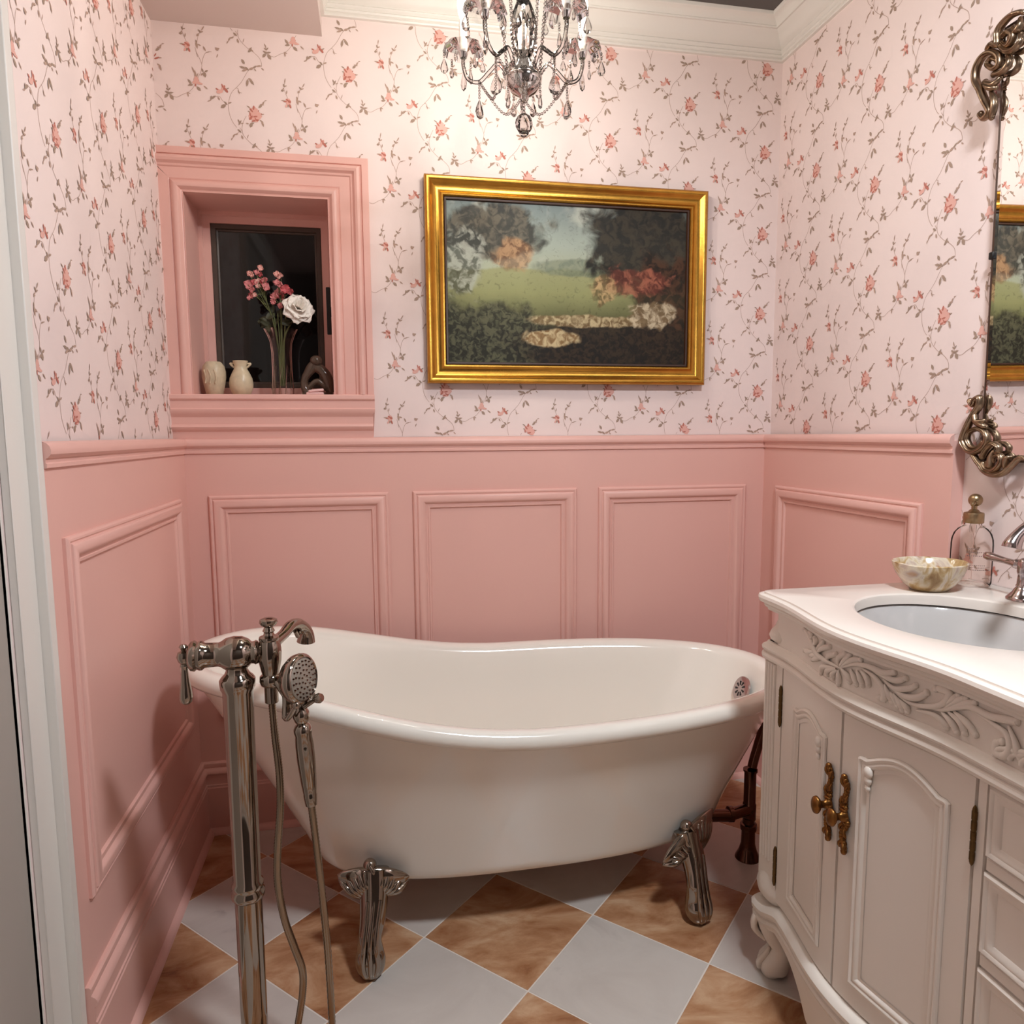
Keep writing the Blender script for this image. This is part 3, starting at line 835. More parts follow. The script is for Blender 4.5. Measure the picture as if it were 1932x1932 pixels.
# spout that reaches over the rim
sp = [c0 + Vector((0.004, 0.004, 0.012)), Vector((0.366, -0.870, 0.851)), Vector((0.376, -0.830, 0.857)), Vector((0.387, -0.800, 0.853)), Vector((0.397, -0.780, 0.838)), Vector((0.400, -0.772, 0.823)), Vector((0.399, -0.770, 0.808))]
q = spline([tuple(p) + (r,) for p, r in zip(sp, [0.012, 0.0105, 0.0115, 0.012, 0.013, 0.0155, 0.0185])], 6)
mb = MB(); mb.tube([p[:3] for p in q], [p[3] for p in q], 18)
mb.tube([(0.383, -0.812, 0.842), (0.386, -0.800, 0.829), (0.389, -0.793, 0.833), (0.388, -0.799, 0.840)], [0.004, 0.005, 0.005, 0.004], 10)
mb.build('spout', NICKEL, fil, smooth=50)
# lever at the left end
h0 = Vector((FX, FY, ZV)) - A * 0.088
mb = MB()
mb.tube([Vector((FX, FY, ZV)) - A * 0.078, h0], 0.008, 12)
mb.lathe([(0.0, 0.023), (0.005, 0.022), (0.0075, 0.018), (0.005, 0.014), (0.004, 0.011), (0.010, 0.008), (0.0125, 0.0), (0.010, -0.009), (0.006, -0.013), (0.0075, -0.017), (0.0055, -0.021),
          (0.006, -0.026), (0.0075, -0.045), (0.0105, -0.065), (0.0115, -0.075), (0.010, -0.084), (0.005, -0.088), (0.0, -0.089)], h0, seg=18)
mb.build('lever_handle', NICKEL, fil, smooth=45)
# forked cradle for the hand shower
mb = MB()
k0 = c0 + Vector((0.012, -0.012, -0.055))
for s in (-1, 1):
    e = Vector((0.409, -0.955, 0.752)) + Vector((0.42, 0.9, 0)) * (0.026 * s)
    mid = Vector((0.385, -0.95, 0.722)) + Vector((0.42, 0.9, 0)) * (0.016 * s)
    mb.tube(spline([k0, k0 + Vector((0.016, -0.012, -0.022)), mid, e], 6), [0.007] * 12 + [0.005] * 7, 10)
    mb.ball(e, 0.008, 12, 8)
mb.lathe([(0.0, 0.012), (0.007, 0.011), (0.0095, 0.006), (0.0085, 0.0), (0.005, -0.006)], (0.433, -0.968, 0.757), (0.75, -0.5, 0.3), 14)
mb.tube([(0.433, -0.968, 0.757), (0.409, -0.955, 0.738)], 0.004, 8)
mb.build('cradle', NICKEL, fil, smooth=50)
def hose(mb, pts, r):
    q = spline(pts, 26)
    rr = [r * (1.0 if (i % 2) else 0.88) for i in range(len(q))]
    mb.tube(q, rr, 10)
mb = MB()
hb = c0 + Vector((0, 0, -0.095))
hose(mb, [tuple(hb), (0.352, -0.925, 0.675), (0.358, -0.935, 0.610), (0.358, -0.942, 0.545), (0.351, -0.948, 0.47), (0.349, -0.952, 0.405), (0.358, -0.956, 0.335), (0.374, -0.958, 0.275), (0.387, -0.958, 0.225), (0.385, -0.955, 0.175), (0.374, -0.95, 0.11), (0.362, -0.95, 0.05), (0.362, -0.97, 0.012), (0.385, -1.02, 0.0078)], 0.0072)
mb.build('hose', NICKEL2, fil, smooth=50)

hs = thing('hand_shower', (0.411, -0.94, 0), 'round-headed nickel hand shower hanging in its cradle beside the tub', 'hand shower')
hc = Vector((0.403, -0.952, 0.790)); hn = Vector((0.86, -0.48, 0.12)).normalized()
mb = MB()
mb.lathe([(0.0, -0.026), (0.020, -0.025), (0.036, -0.019), (0.0445, -0.008), (0.0465, 0.0), (0.0465, 0.005), (0.043, 0.009), (0.040, 0.0105), (0.038, 0.008)], hc, hn, 36, up=(0, 0, 1))
mb.build('head', NICKEL, hs, smooth=45)
FACE = mat('pale_spray_face', lin(150, 140, 128), 0.35, metal=0.3)
mb = MB(); mb.lathe([(0.038, 0.008), (0.036, 0.0095), (0.0, 0.0105)], hc, hn, 30, up=(0, 0, 1))
fc = mb.build('spray_face', FACE, hs, smooth=40)
hu = (Vector((0, 0, 1)) - hn * hn.z).normalized(); hw = hn.cross(hu)
mb = MB()
for ring, cnt in ((0.008, 6), (0.017, 11), (0.026, 16), (0.033, 20)):
    for k in range(cnt):
        a = 2 * math.pi * k / cnt
        mb.lathe([(0.0017, -0.001), (0.0015, 0.0025), (0.0, 0.003)], hc + hn * 0.0098 + (hu * math.cos(a) + hw * math.sin(a)) * ring, hn, 6)
nz = mb.build('nozzles', BRONZE, fc, smooth=30); nz['kind'] = 'stuff'
b0 = Vector((0.402, -0.945, 0.722)); b1 = Vector((0.414, -0.945, 0.545))
ax = (b1 - b0).normalized(); ln = (b1 - b0).length
mb = MB()
mb.lathe([(0.006, -0.034), (0.007, -0.016), (0.0095, -0.013), (0.0148, -0.004), (0.0155, 0.004), (0.0125, 0.014), (0.0095, 0.018), (0.0135, 0.022), (0.0165, 0.028), (0.0165, 0.034), (0.0150, 0.040), (0.0165, 0.060), (0.0165, 0.090),
          (0.0140, 0.135), (0.0118, ln - 0.022), (0.0125, ln - 0.020), (0.0105, ln)], b0, ax, 24)
mb.tube([b0 - ax * 0.02, hc - hn * 0.012 - Vector((0, 0, 0.042)), hc - hn * 0.010 - Vector((0, 0, 0.02))], [0.007, 0.010, 0.014], 14)
mb.build('handle', NICKEL, hs, smooth=45)
mb = MB()
hose(mb, [tuple(b1), (0.4205, -0.946, 0.46), (0.428, -0.948, 0.354), (0.434, -0.95, 0.245), (0.437, -0.952, 0.10), (0.436, -0.96, 0.03), (0.425, -0.985, 0.0076), (0.385, -1.02, 0.0078)], 0.0072)
mb.build('hose', NICKEL2, hs, smooth=50)

# ------------------------------------------------------------------ vanity
VZ = 0.885
def Fb(y):
    t = abs(y + 1.17)
    return 1.383 - (0.030 * (0.5 + 0.5 * math.cos(math.pi * t / 0.24)) if t < 0.24 else 0)
YV0, YV1 = -0.862, -1.80
van = thing('vanity_cabinet', (1.65, -1.33, 0), 'white carved bow-front vanity cabinet with two doors and drawers', 'cabinet')
def outline(off):
    """plan outline of the cabinet, far back corner round the front to the near back corner"""
    pts = [(1.906, YV0), (1.402, YV0), (1.394, YV0 - 0.001), (1.3865, YV0 - 0.004), (1.3832, YV0 - 0.010)]
    n = 60
    y0, y1 = YV0 - 0.016, YV1 + 0.016
    for i in range(n + 1):
        y = lerp(y0, y1, i / n)
        pts.append((Fb(y), y))
    pts += [(1.3832, YV1 + 0.010), (1.3865, YV1 + 0.004), (1.394, YV1 + 0.001), (1.402, YV1), (1.906, YV1)]
    if off == 0: return pts
    P = [Vector((a, b)) for a, b in pts]
    out = []
    for i, p in enumerate(P):
        ns = []
        for a, b in ((i - 1, i), (i, i + 1)):
            if a < 0 or b >= len(P): continue
            d = P[b] - P[a]; ns.append(Vector((d.y, -d.x)).normalized() * -1)
        n_ = sum(ns, Vector((0, 0)))
        n_ = n_.normalized()
        k = 1 / max(0.6, n_.dot(ns[0]))
        q = p + n_ * off * k
        out.append((min(q.x, 1.906), q.y))
    out[0] = (1.906, out[1][1]); out[-1] = (1.906, out[-2][1])
    return out
# orientation check: offset must move the front towards -x
if outline(0.01)[30][0] > outline(0)[30][0]:
    _o = outline
    def outline(off, _o=_o): return _o(-off)
def vsweep(prof, name, parent, zf=None, m=VANP, smooth=32, cap=False):
    mb = MB(); rows = []
    for h, z in prof:
        rows.append([(x, y, z + (zf(y) if zf else 0)) for x, y in outline(h)])
    mb.grid(rows)
    if cap:
        mb.fan(rows[0], True); mb.fan(rows[-1])
    return mb.build(name, m, parent, smooth=smooth)
vsweep([(-0.016, 0.13), (-0.016, 0.722)], 'carcass', van, cap=True)
# frieze, cornice under the top and the waist moulding
fo = [(1.906, YV0 - 0.024), (1.412, YV0 - 0.024), (1.396, YV0 - 0.030), (1.386, YV0 - 0.044)] + [(x + 0.002, y) for x, y in outline(0) if YV1 + 0.05 < y < YV0 - 0.05] + [(1.386, YV1 + 0.044), (1.396, YV1 + 0.030), (1.412, YV1 + 0.024), (1.906, YV1 + 0.024)]
mb = MB(); mb.grid([[(x, y, z) for x, y in fo] for z in (0.766, 0.861)]); mb.build('frieze', VANP, van, smooth=32)
vsweep([(-0.002, 0.845), (0.002, 0.846), (0.003, 0.851), (0.007, 0.853), (0.010, 0.857), (0.010, 0.8612), (-0.01, 0.8615)], 'cornice', van)
vsweep([(-0.016, 0.736), (0.004, 0.737), (0.010, 0.740), (0.012, 0.746), (0.010, 0.752), (0.006, 0.754), (0.007, 0.757), (0.011, 0.760), (0.012, 0.764), (0.008, 0.769), (0.002, 0.772), (0.0, 0.776), (-0.004, 0.777)], 'waist_moulding', van)
# apron with a shaped lower edge
low = table([-1.80, -1.74, -1.55, -1.42, -1.36, -1.31, -1.25, -1.10, -1.058, -1.0, -0.908, -0.84], [0.147, 0.14, 0.125, 0.10, 0.07, 0.052, 0.042, 0.060, 0.095, 0.122, 0.138, 0.147])
vsweep([(-0.016, 0.204), (0.004, 0.203), (0.012, 0.199), (0.017, 0.191), (0.016, 0.182), (0.009, 0.176), (0.008, 0.173), (0.012, 0.170), (0.014, 0.164), (0.011, 0.157), (0.004, 0.152), (0.002, 0.146)], 'base_moulding', van,
       zf=lambda y: -0.028 if y > -0.90 or y < -1.76 else -0.028 * (1 - min(1, (abs(y + 1.33) - 0.43) / -0.06)) if abs(y + 1.33) > 0.37 else 0)
mb = MB()
ol = outline(0.001); ol2 = outline(-0.014)
rows = [[(x, y, 0.16) for x, y in ol], [(x, y, low(y)) for x, y in ol], [(x, y, low(y)) for x, y in ol2], [(x, y, 0.16) for x, y in ol2]]
mb.grid([r[4:-4] for r in rows]); mb.build('apron', VANP, van, smooth=32)
# fluted canted corners, corner scrolls and legs
def corner(yc, s):
    mb = MB()
    for k in range(4):
        y_ = yc - s * (0.011 + 0.0105 * k)
        mb.tube([(1.3835, y_, 0.285), (1.3835, y_, 0.732)], 0.0046, 10)
    mb.box(1.3832, 1.40, min(yc - s * 0.002, yc - s * 0.070), max(yc - s * 0.002, yc - s * 0.070), 0.205, 0.737)
    mb.build('fluted_pilaster', VANP, van, smooth=40)
    c = (1.424, yc - s * 0.036)
    mb = MB()
    mb.lathe([(0.048, 0.8612), (0.046, 0.852), (0.036, 0.846), (0.029, 0.838), (0.029, 0.826), (0.034, 0.812), (0.043, 0.800), (0.0465, 0.791), (0.043, 0.783), (0.036, 0.779), (0.035, 0.774)], (c[0], c[1], 0), seg=28)
    mb.build('corner_bracket', VANP, van, smooth=45)
    mb = MB()
    mb.lathe([(0.038, 0.282), (0.044, 0.277), (0.046, 0.268), (0.050, 0.256), (0.061, 0.236), (0.066, 0.218), (0.063, 0.202), (0.052, 0.188), (0.044, 0.180)], (c[0] + 0.012, c[1], 0), seg=28)
    mb.build('corner_block', VANP, van, smooth=45)
    # cabriole leg with scrolled foot
    d = Vector((-0.75, 0.66 * s, 0)).normalized()
    o = Vector((c[0] + 0.010, c[1] - s * 0.010, 0))
    pts = [(o + d * 0.022, 0.165, 0.042), (o + d * 0.030, 0.130, 0.040), (o + d * 0.024, 0.098, 0.033), (o + d * 0.010, 0.072, 0.027), (o + d * 0.012, 0.048, 0.029), (o + d * 0.022, 0.027, 0.034), (o + d * 0.027, 0.011, 0.033), (o + d * 0.022, 0.0, 0.024)]
    q = spline([(p.x, p.y, z, r) for p, z, r in pts], 5)
    mb = MB(); mb.tube([v[:3] for v in q], [v[3] for v in q], 18, up=tuple(d), flat=(0.9, 1.0))
    e = d.cross(Vector((0, 0, 1)))
    for w_ in (-0.016, 0, 0.016):
        mb.tube(spline([o + d * 0.036 + e * w_ * 0.7 + Vector((0, 0, 0.066)), o + d * 0.044 + e * w_ * 0.9 + Vector((0, 0, 0.046)), o + d * 0.056 + e * w_ + Vector((0, 0, 0.026)), o + d * 0.056 + e * w_ * 0.9 + Vector((0, 0, 0.010))], 4), [0.003, 0.004, 0.005, 0.006, 0.0065, 0.007, 0.007, 0.007, 0.007, 0.007, 0.0065, 0.006, 0.005], 8)
    for w_ in (-0.014, 0, 0.014):
        mb.tube(spline([o + d * 0.066 + e * w_ * 1.3 + Vector((0, 0, 0.14)), o + d * 0.070 + e * w_ + Vector((0, 0, 0.105)), o + d * 0.046 + e * w_ * 0.7 + Vector((0, 0, 0.078))], 4), [0.006, 0.008, 0.008, 0.008, 0.008, 0.007, 0.006, 0.004, 0.003], 8)
    mb.build('leg', VANP, van, smooth=55)
corner(YV0, 1)
corner(YV1, -1)

# bent slabs on the bowed front
def bslab(y0, y1, z0, z1, h0, h1, name, parent, ny=14, m=VANP, bev=0.0):
    mb = MB()
    ys = [lerp(y0, y1, i / ny) for i in range(ny + 1)]
    e = 0.002
    def row(h, z, ins):
        r = []
        for y in ys:
            yy = min(max(y, min(y0, y1) + ins), max(y0, y1) - ins)
            r.append((Fb(yy) - h, yy, z))
        return r
    rows = [row(h0, z0, 0), row(h1 - e, z0, 0), row(h1, z0 + e, e), row(h1, z1 - e, e), row(h1 - e, z1, 0), row(h0, z1, 0)]
    mb.grid(rows)
    for k in (0, -1):
        mb.fan([r[k] for r in rows])
    return mb.build(name, m, parent, smooth=30)
def bpath(pts, prof, name, parent, m=VANP, closed=True):
    """moulding along a closed line drawn on the front; prof = (offset inwards, height)"""
    P = [Vector((p[0], p[1])) for p in pts]
    n = len(P); mb = MB()
    nor = []
    for i in range(n):
        d1_ = (P[i] - P[i - 1]).normalized(); d2_ = (P[(i + 1) % n] - P[i]).normalized()
        n1 = Vector((-d1_.y, d1_.x)); n2 = Vector((-d2_.y, d2_.x))
        k = (n1 + n2)
        k = k.normalized() / max(0.45, k.normalized().dot(n1)) if k.length > 1e-4 else n1
        nor.append(k)
    area = sum(P[i].x * P[(i + 1) % n].y - P[(i + 1) % n].x * P[i].y for i in range(n))
    sg = 1 if area > 0 else -1
    rows = []
    for o, h in prof:
        rows.append([(Fb(P[i].x + nor[i].x * o * sg) - h, P[i].x + nor[i].x * o * sg, P[i].y + nor[i].y * o * sg) for i in range(n)])
    mb.grid(rows, closed_u=True)
    return mb.build(name, m, parent, smooth=40)
MP = [(0, 0.0005), (0.001, 0.004), (0.004, 0.0058), (0.007, 0.005), (0.009, 0.003), (0.011, 0.0045), (0.014, 0.0048), (0.017, 0.003), (0.019, 0.0005), (0.026, 0.0012)]
GY = -1.172
ZD0, ZD1 = 0.206, 0.735
def door(y0, y1, name_label, flip):
    d = bslab(y0, y1, ZD0, ZD1, -0.015, 0.0, 'door', van)
    d['label'] = name_label
    a, b = (-0.985, -1.128) if not flip else (-1.216, -1.386)
    zt, zp, zb = 0.655, 0.690, 0.250
    if flip: zt, zp = 0.660, 0.700
    path = []
    for i in range(5): path.append((a, lerp(zb, zt, i / 4)))
    ear = 0.012 * (-1)
    path += [(a, zt + 0.012), (a + ear * 0.6, zt + 0.016)]
    for i in range(1, 20):
        t = i / 20
        path.append((lerp(a + ear, b - ear, t), zt + 0.012 + (zp - zt - 0.012) * (0.5 - 0.5 * math.cos(2 * math.pi * min(1, max(0, t)))) ** 0.55))
    path += [(b - ear * 0.6, zt + 0.016), (b, zt + 0.012)]
    for i in range(5): path.append((b, lerp(zt, zb, i / 4)))
    for i in range(1, 6): path.append((lerp(b, a, i / 6), zb))
    bpath(path, MP, 'panel_moulding', d)
    # small scroll at the inner shoulder of the arch
    mb = MB()
    yy = (a + ear * 2.0) if flip else (b - ear * 2.0)
    for k in range(3):
        mb.ball((Fb(yy) - 0.004, yy, zt - 0.006 - 0.014 * k), 1, 10, 6, sc=(0.006 - 0.001 * k, 0.010 - 0.002 * k, 0.011 - 0.002 * k))
    mb.build('scroll_boss', VANP, d, smooth=60)
    # brass pull: pierced leafy backplate with a knob
    hy = GY + (0.022 if not flip else -0.022)
    X = lambda y, h: Fb(y) - h
    mb = MB()
    zc = 0.555
    for k in range(23):
        t = -1 + 2 * k / 22
        z = zc + 0.068 * t
        w_ = 0.0035 + 0.0045 * abs(math.sin(5.2 * t)) * (1 - 0.5 * abs(t)) + (0.004 if abs(t) < 0.2 else 0)
        y = hy + 0.0035 * math.sin(7.5 * t)
        mb.ball((X(y, 0.004 + 0.003 * abs(math.cos(6 * t))), y, z), 1, 8, 6, sc=(0.006, w_, 0.0062))
    for t, s in ((0.86, 1), (0.78, -1), (0.42, -1), (0.30, 1), (-0.35, 1), (-0.46, -1), (-0.82, 1), (-0.9, -1)):
        z = zc + 0.068 * t
        mb.tube(spline([(X(hy, 0.006), hy, z - 0.008 * (1 if t > 0 else -1)), (X(hy, 0.010), hy + s * 0.006, z), (X(hy, 0.007), hy + s * 0.008, z + 0.010 * (1 if t > 0 else -1))], 3), [0.003] * 5 + [0.002, 0.001], 7)
    mb.lathe([(0.010, 0.0), (0.011, 0.004), (0.008, 0.008), (0.0055, 0.012), (0.006, 0.020), (0.0115, 0.023), (0.0145, 0.027), (0.0135, 0.031), (0.007, 0.034), (0.0, 0.035)], (X(hy, 0.004), hy, zc - 0.004), (-1, 0.0, 0.05), 20, ell=(1.15, 0.85), up=(0, 0, 1))
    hb_ = mb.build('pull', BRASS, d, smooth=60)
    hb_['label'] = 'antique brass leaf pull with round knob'
    # hinges on the outer edge
    hy2 = y0 + 0.002 if not flip else y1 - 0.002
    for z in ((0.650, 0.288) if not flip else (0.648, 0.290)):
        mb = MB()
        mb.lathe([(0.0, -0.047), (0.0022, -0.044), (0.0034, -0.040), (0.0034, 0.040), (0.0022, 0.044), (0.0, 0.047)], (Fb(hy2) - 0.0025, hy2, z), seg=10)
        for k in range(-2, 3):
            mb.lathe([(0.0040, -0.006), (0.0040, 0.006)], (Fb(hy2) - 0.0025, hy2, z + k * 0.0155), seg=10)
        mb.build('hinge', HINGE, d, smooth=40)
door(-0.934, GY + 0.0012, 'narrow left door with arched panel', False)
door(GY - 0.0012, -1.428, 'wide right door with arched panel', True)
# stiles and the bank of drawers
bslab(-1.4300, -1.4480, 0.204, 0.737, -0.015, 0.0, 'stile', van, 4)
for z0, z1 in ((0.608, 0.626), (0.462, 0.480), (0.330, 0.346)):
    bslab(-1.4495, -1.728, z0 - 0.001, z1 + 0.001, -0.015, -0.001, 'rail', van, 4)
DPF = [(0, -0.002), (0.0, 0.001), (0.003, 0.004), (0.007, 0.0035), (0.009, 0.0015), (0.012, 0.002), (0.015, 0.0005), (0.019, -0.001), (0.021, -0.003)]
for k, (z0, z1) in enumerate(((0.629, 0.735), (0.483, 0.606), (0.349, 0.459), (0.208, 0.327))):
    d = bslab(-1.4500, -1.7275, z0, z1, -0.015, -0.003, 'drawer', van, 6)
    y0, y1 = -1.4505, -1.727
    path = [(lerp(y0, y1, i / 8), z0 + 0.0006) for i in range(9)] + [(y1, lerp(z0, z1, i / 4)) for i in range(1, 4)] + [(lerp(y1, y0, i / 8), z1 - 0.0006) for i in range(9)] + [(y0, lerp(z1, z0, i / 4)) for i in range(1, 4)]
    bpath(path, DPF, 'drawer_moulding', d)
    mb = MB(); yk = -1.5915; zk = (z0 + z1) / 2
    mb.lathe([(0.008, 0.0), (0.009, 0.003), (0.005, 0.008), (0.006, 0.016), (0.012, 0.020), (0.013, 0.025), (0.008, 0.029), (0.0, 0.030)], (Fb(yk) + 0.003, yk, zk), (-1, 0, 0), 16)
    mb.build('knob', BRASS, d, smooth=45)

# carved acanthus on the frieze
CARVE = [[(-1.156, 0.81), (-1.197, 0.83), (-1.23, 0.836), (-1.258, 0.834), (-1.271, 0.839), (-1.275, 0.848)], [(-1.236, 0.831), (-1.26, 0.829), (-1.281, 0.829), (-1.296, 0.838)], [(-1.256, 0.823), (-1.279, 0.816), (-1.301, 0.822), (-1.314, 0.832)], [(-1.27, 0.817), (-1.296, 0.809), (-1.319, 0.814), (-1.333, 0.827)], [(-1.28, 0.81), (-1.307, 0.801), (-1.339, 0.807), (-1.362, 0.819), (-1.373, 0.837), (-1.368, 0.849), (-1.356, 0.846), (-1.348, 0.838)], [(-1.16, 0.811), (-1.181, 0.804), (-1.184, 0.794)], [(-1.186, 0.817), (-1.196, 0.807), (-1.2, 0.795)], [(-1.201, 0.82), (-1.21, 0.81), (-1.214, 0.798)], [(-1.21, 0.823), (-1.223, 0.817), (-1.227, 0.803)], [(-1.145, 0.806), (-1.103, 0.794), (-1.094, 0.779)], [(-1.145, 0.804), (-1.121, 0.793), (-1.118, 0.785)], [(-1.149, 0.803), (-1.138, 0.792), (-1.137, 0.785)], [(-1.153, 0.804), (-1.157, 0.794), (-1.155, 0.779)], [(-1.156, 0.812), (-1.172, 0.829), (-1.181, 0.849)], [(-1.16, 0.813), (-1.188, 0.834), (-1.208, 0.851)], [(-1.152, 0.813), (-1.155, 0.828), (-1.171, 0.848)], [(-1.156, 0.81), (-1.116, 0.81), (-1.076, 0.812), (-1.047, 0.83), (-1.017, 0.848)], [(-1.116, 0.81), (-1.124, 0.822), (-1.143, 0.831)], [(-1.076, 0.812), (-1.1, 0.829), (-1.122, 0.838)], [(-1.07, 0.815), (-1.095, 0.835), (-1.098, 0.847)], [(-1.047, 0.83), (-1.052, 0.839), (-1.04, 0.845)], [(-1.059, 0.823), (-1.072, 0.832), (-1.063, 0.837)], [(-1.071, 0.813), (-1.044, 0.804), (-1.021, 0.799)], [(-1.087, 0.81), (-1.066, 0.804), (-1.044, 0.799)], [(-1.102, 0.811), (-1.077, 0.802), (-1.056, 0.793)], [(-1.215, 0.827), (-1.241, 0.822), (-1.259, 0.807), (-1.26, 0.791), (-1.251, 0.789)], [(-1.259, 0.815), (-1.269, 0.802), (-1.274, 0.791)], [(-1.269, 0.806), (-1.281, 0.798), (-1.284, 0.787)], [(-1.276, 0.805), (-1.29, 0.795), (-1.293, 0.784)], [(-1.285, 0.8), (-1.301, 0.793), (-1.302, 0.785)], [(-1.362, 0.814), (-1.38, 0.834), (-1.387, 0.85)], [(-1.364, 0.813), (-1.39, 0.836), (-1.4, 0.849)], [(-1.368, 0.813), (-1.399, 0.834), (-1.415, 0.849)], [(-1.339, 0.806), (-1.364, 0.811), (-1.408, 0.833), (-1.444, 0.833), (-1.473, 0.839), (-1.484, 0.847), (-1.483, 0.855)], [(-1.318, 0.793), (-1.35, 0.798), (-1.368, 0.791), (-1.37, 0.786)], [(-1.36, 0.807), (-1.378, 0.799), (-1.388, 0.785)], [(-1.371, 0.811), (-1.393, 0.805), (-1.402, 0.79)], [(-1.381, 0.815), (-1.403, 0.809), (-1.42, 0.795)], [(-1.408, 0.83), (-1.443, 0.825), (-1.471, 0.819), (-1.478, 0.801), (-1.47, 0.787), (-1.456, 0.786), (-1.455, 0.798), (-1.464, 0.804)], [(-1.472, 0.83), (-1.485, 0.814), (-1.49, 0.799), (-1.496, 0.79)]]
mb = MB()
for s_ in CARVE:
    q = spline([(a, min(b, 0.841) if b > 0.83 else b) for a, b in s_], 5)
    n = len(q)
    ln_ = sum(math.dist(q[i], q[i + 1]) for i in range(n - 1))
    rmax = 0.0058 if ln_ > 0.07 else 0.0052
    path, rad = [], []
    for i, (y, z) in enumerate(q):
        t = i / (n - 1)
        path.append((Fb(y) + 0.0005 - 0.0035 * math.sin(math.pi * min(1, t * 1.2 + 0.05)) * 0.8, y, z))
        rad.append(rmax * (0.35 + 0.65 * min(1, t * 1.8)) * (1 if t < 0.9 else 0.8))
    mb.tube(path, rad, 8, up=(1, 0, 0), flat=(0.95, 1.05))
    mb.ball(path[-1], rad[-1] * 1.25, 8, 6)
# the same scrollwork goes on towards the near end
for s_ in CARVE[:12]:
    q = spline([(a - 0.36, min(b, 0.841)) for a, b in s_], 4)
    q = [(y, z) for y, z in q if y > -1.74]
    if len(q) < 3: continue
    mb.tube([(Fb(y) - 0.001, y, z) for y, z in q], 0.0042, 8, up=(1, 0, 0))
mb.build('acanthus_carving', VANP, van, smooth=60)

# ------------------------------------------------------------------ countertop with an undermounted basin
SCX, SCY, SAX, SAY = 1.617, -1.152, 0.178, 0.203
ctop = thing('countertop', (1.65, -1.33, VZ - 0.02), 'white stone vanity countertop with bowed moulded front edge', 'countertop')
NO = 96
def top_outline(off):
    pts = outline(0.012 + off)
    # walk the outline at equal angles around the basin
    ring = []
    P = [(x, y) for x, y in pts]
    c = (SCX, SCY)
    for k in range(NO):
        a = 2 * math.pi * k / NO
        d = (math.cos(a), math.sin(a)); best = None
        m_ = len(P)
        for i in range(m_):
            p, q = P[i], P[(i + 1) % m_]
            ex, ey = q[0] - p[0], q[1] - p[1]
            den = d[0] * ey - d[1] * ex
            if abs(den) < 1e-12: continue
            t = ((p[0] - c[0]) * ey - (p[1] - c[1]) * ex) / den
            u = ((p[0] - c[0]) * d[1] - (p[1] - c[1]) * d[0]) / den
            if t > 0 and -1e-9 <= u <= 1 + 1e-9:
                if best is None or t > best: best = t
        ring.append((c[0] + d[0] * best, c[1] + d[1] * best))
    return ring
def ell(k, z, dx=0):
    return [(SCX + (SAX + k) * math.cos(2 * math.pi * i / NO), SCY + (SAY + k) * math.sin(2 * math.pi * i / NO), z) for i in range(NO)]
# the bowed outline is sampled more densely than equal angles allow: use straight sweeps for the edge, a fan for the top
mb = MB()
edge = [(0.0, VZ - 0.0225), (0.003, VZ - 0.0215), (0.008, VZ - 0.0205), (0.0115, VZ - 0.016), (0.0125, VZ - 0.011), (0.0105, VZ - 0.0055), (0.006, VZ - 0.0035), (0.0015, VZ - 0.0035), (0.0005, VZ - 0.0042), (0.0, VZ - 0.0035), (-0.0004, VZ - 0.0004), (-0.0012, VZ)]
rows = []
for o_, z in edge:
    rows.append([(x, y, z) for x, y in outline(0.010 + o_)])
mb.grid(rows)
def fill_between(outer_l, inner_l, z):
    import bmesh
    bm = bmesh.new()
    es = []
    for lp in (outer_l, inner_l):
        vs = [bm.verts.new((p[0], p[1], z)) for p in lp]
        es += [bm.edges.new((vs[i], vs[(i + 1) % len(vs)])) for i in range(len(vs))]
    bmesh.ops.triangle_fill(bm, edges=es, use_beauty=True)
    bm.verts.index_update()
    vv = [tuple(v.co) for v in bm.verts]; ff = [tuple(v.index for v in f.verts) for f in bm.faces]
    bm.free()
    return vv, ff
NE = 96
def ering(k_): return [(SCX + (SAX + k_) * math.cos(2 * math.pi * i / NE), SCY + (SAY + k_) * math.sin(2 * math.pi * i / NE)) for i in range(NE)]
vv, ff = fill_between(outline(0.010 - 0.0012), ering(0.007), VZ)
mb.add(vv, ff)
mb.grid([[(x, y, z) for x, y in ering(k_)] for k_, z in ((0.007, VZ), (0.0035, VZ - 0.0008), (0.001, VZ - 0.003), (0.0, VZ - 0.007), (0.0, VZ - 0.0225))], closed_u=True)
mb.build('slab', STONE, ctop, smooth=30)
bas = thing('sink_basin', (SCX, SCY, VZ - 0.17), 'oval white china basin set under the countertop', 'sink')
mb = MB()
prof = [(0.016, -0.0255), (0.004, -0.0255), (0.002, -0.029), (-0.010, -0.045), (-0.018, -0.080), (-0.034, -0.115), (-0.065, -0.142), (-0.105, -0.154), (-0.150, -0.158)]
mb.grid([[(SCX + (SAX + k_) * math.cos(2 * math.pi * i / 64), SCY + (SAY + k_ * 1.05) * math.sin(2 * math.pi * i / 64), VZ + z) for i in range(64)] for k_, z in prof], closed_u=True)
mb.build('bowl', CHINA, bas, smooth=60)
mb = MB(); mb.lathe([(0.030, -0.004), (0.030, 0.003), (0.022, 0.004), (0.0, 0.002)], (SCX, SCY, VZ - 0.160), seg=24)
mb.build('drain', FAUC, bas, smooth=40)

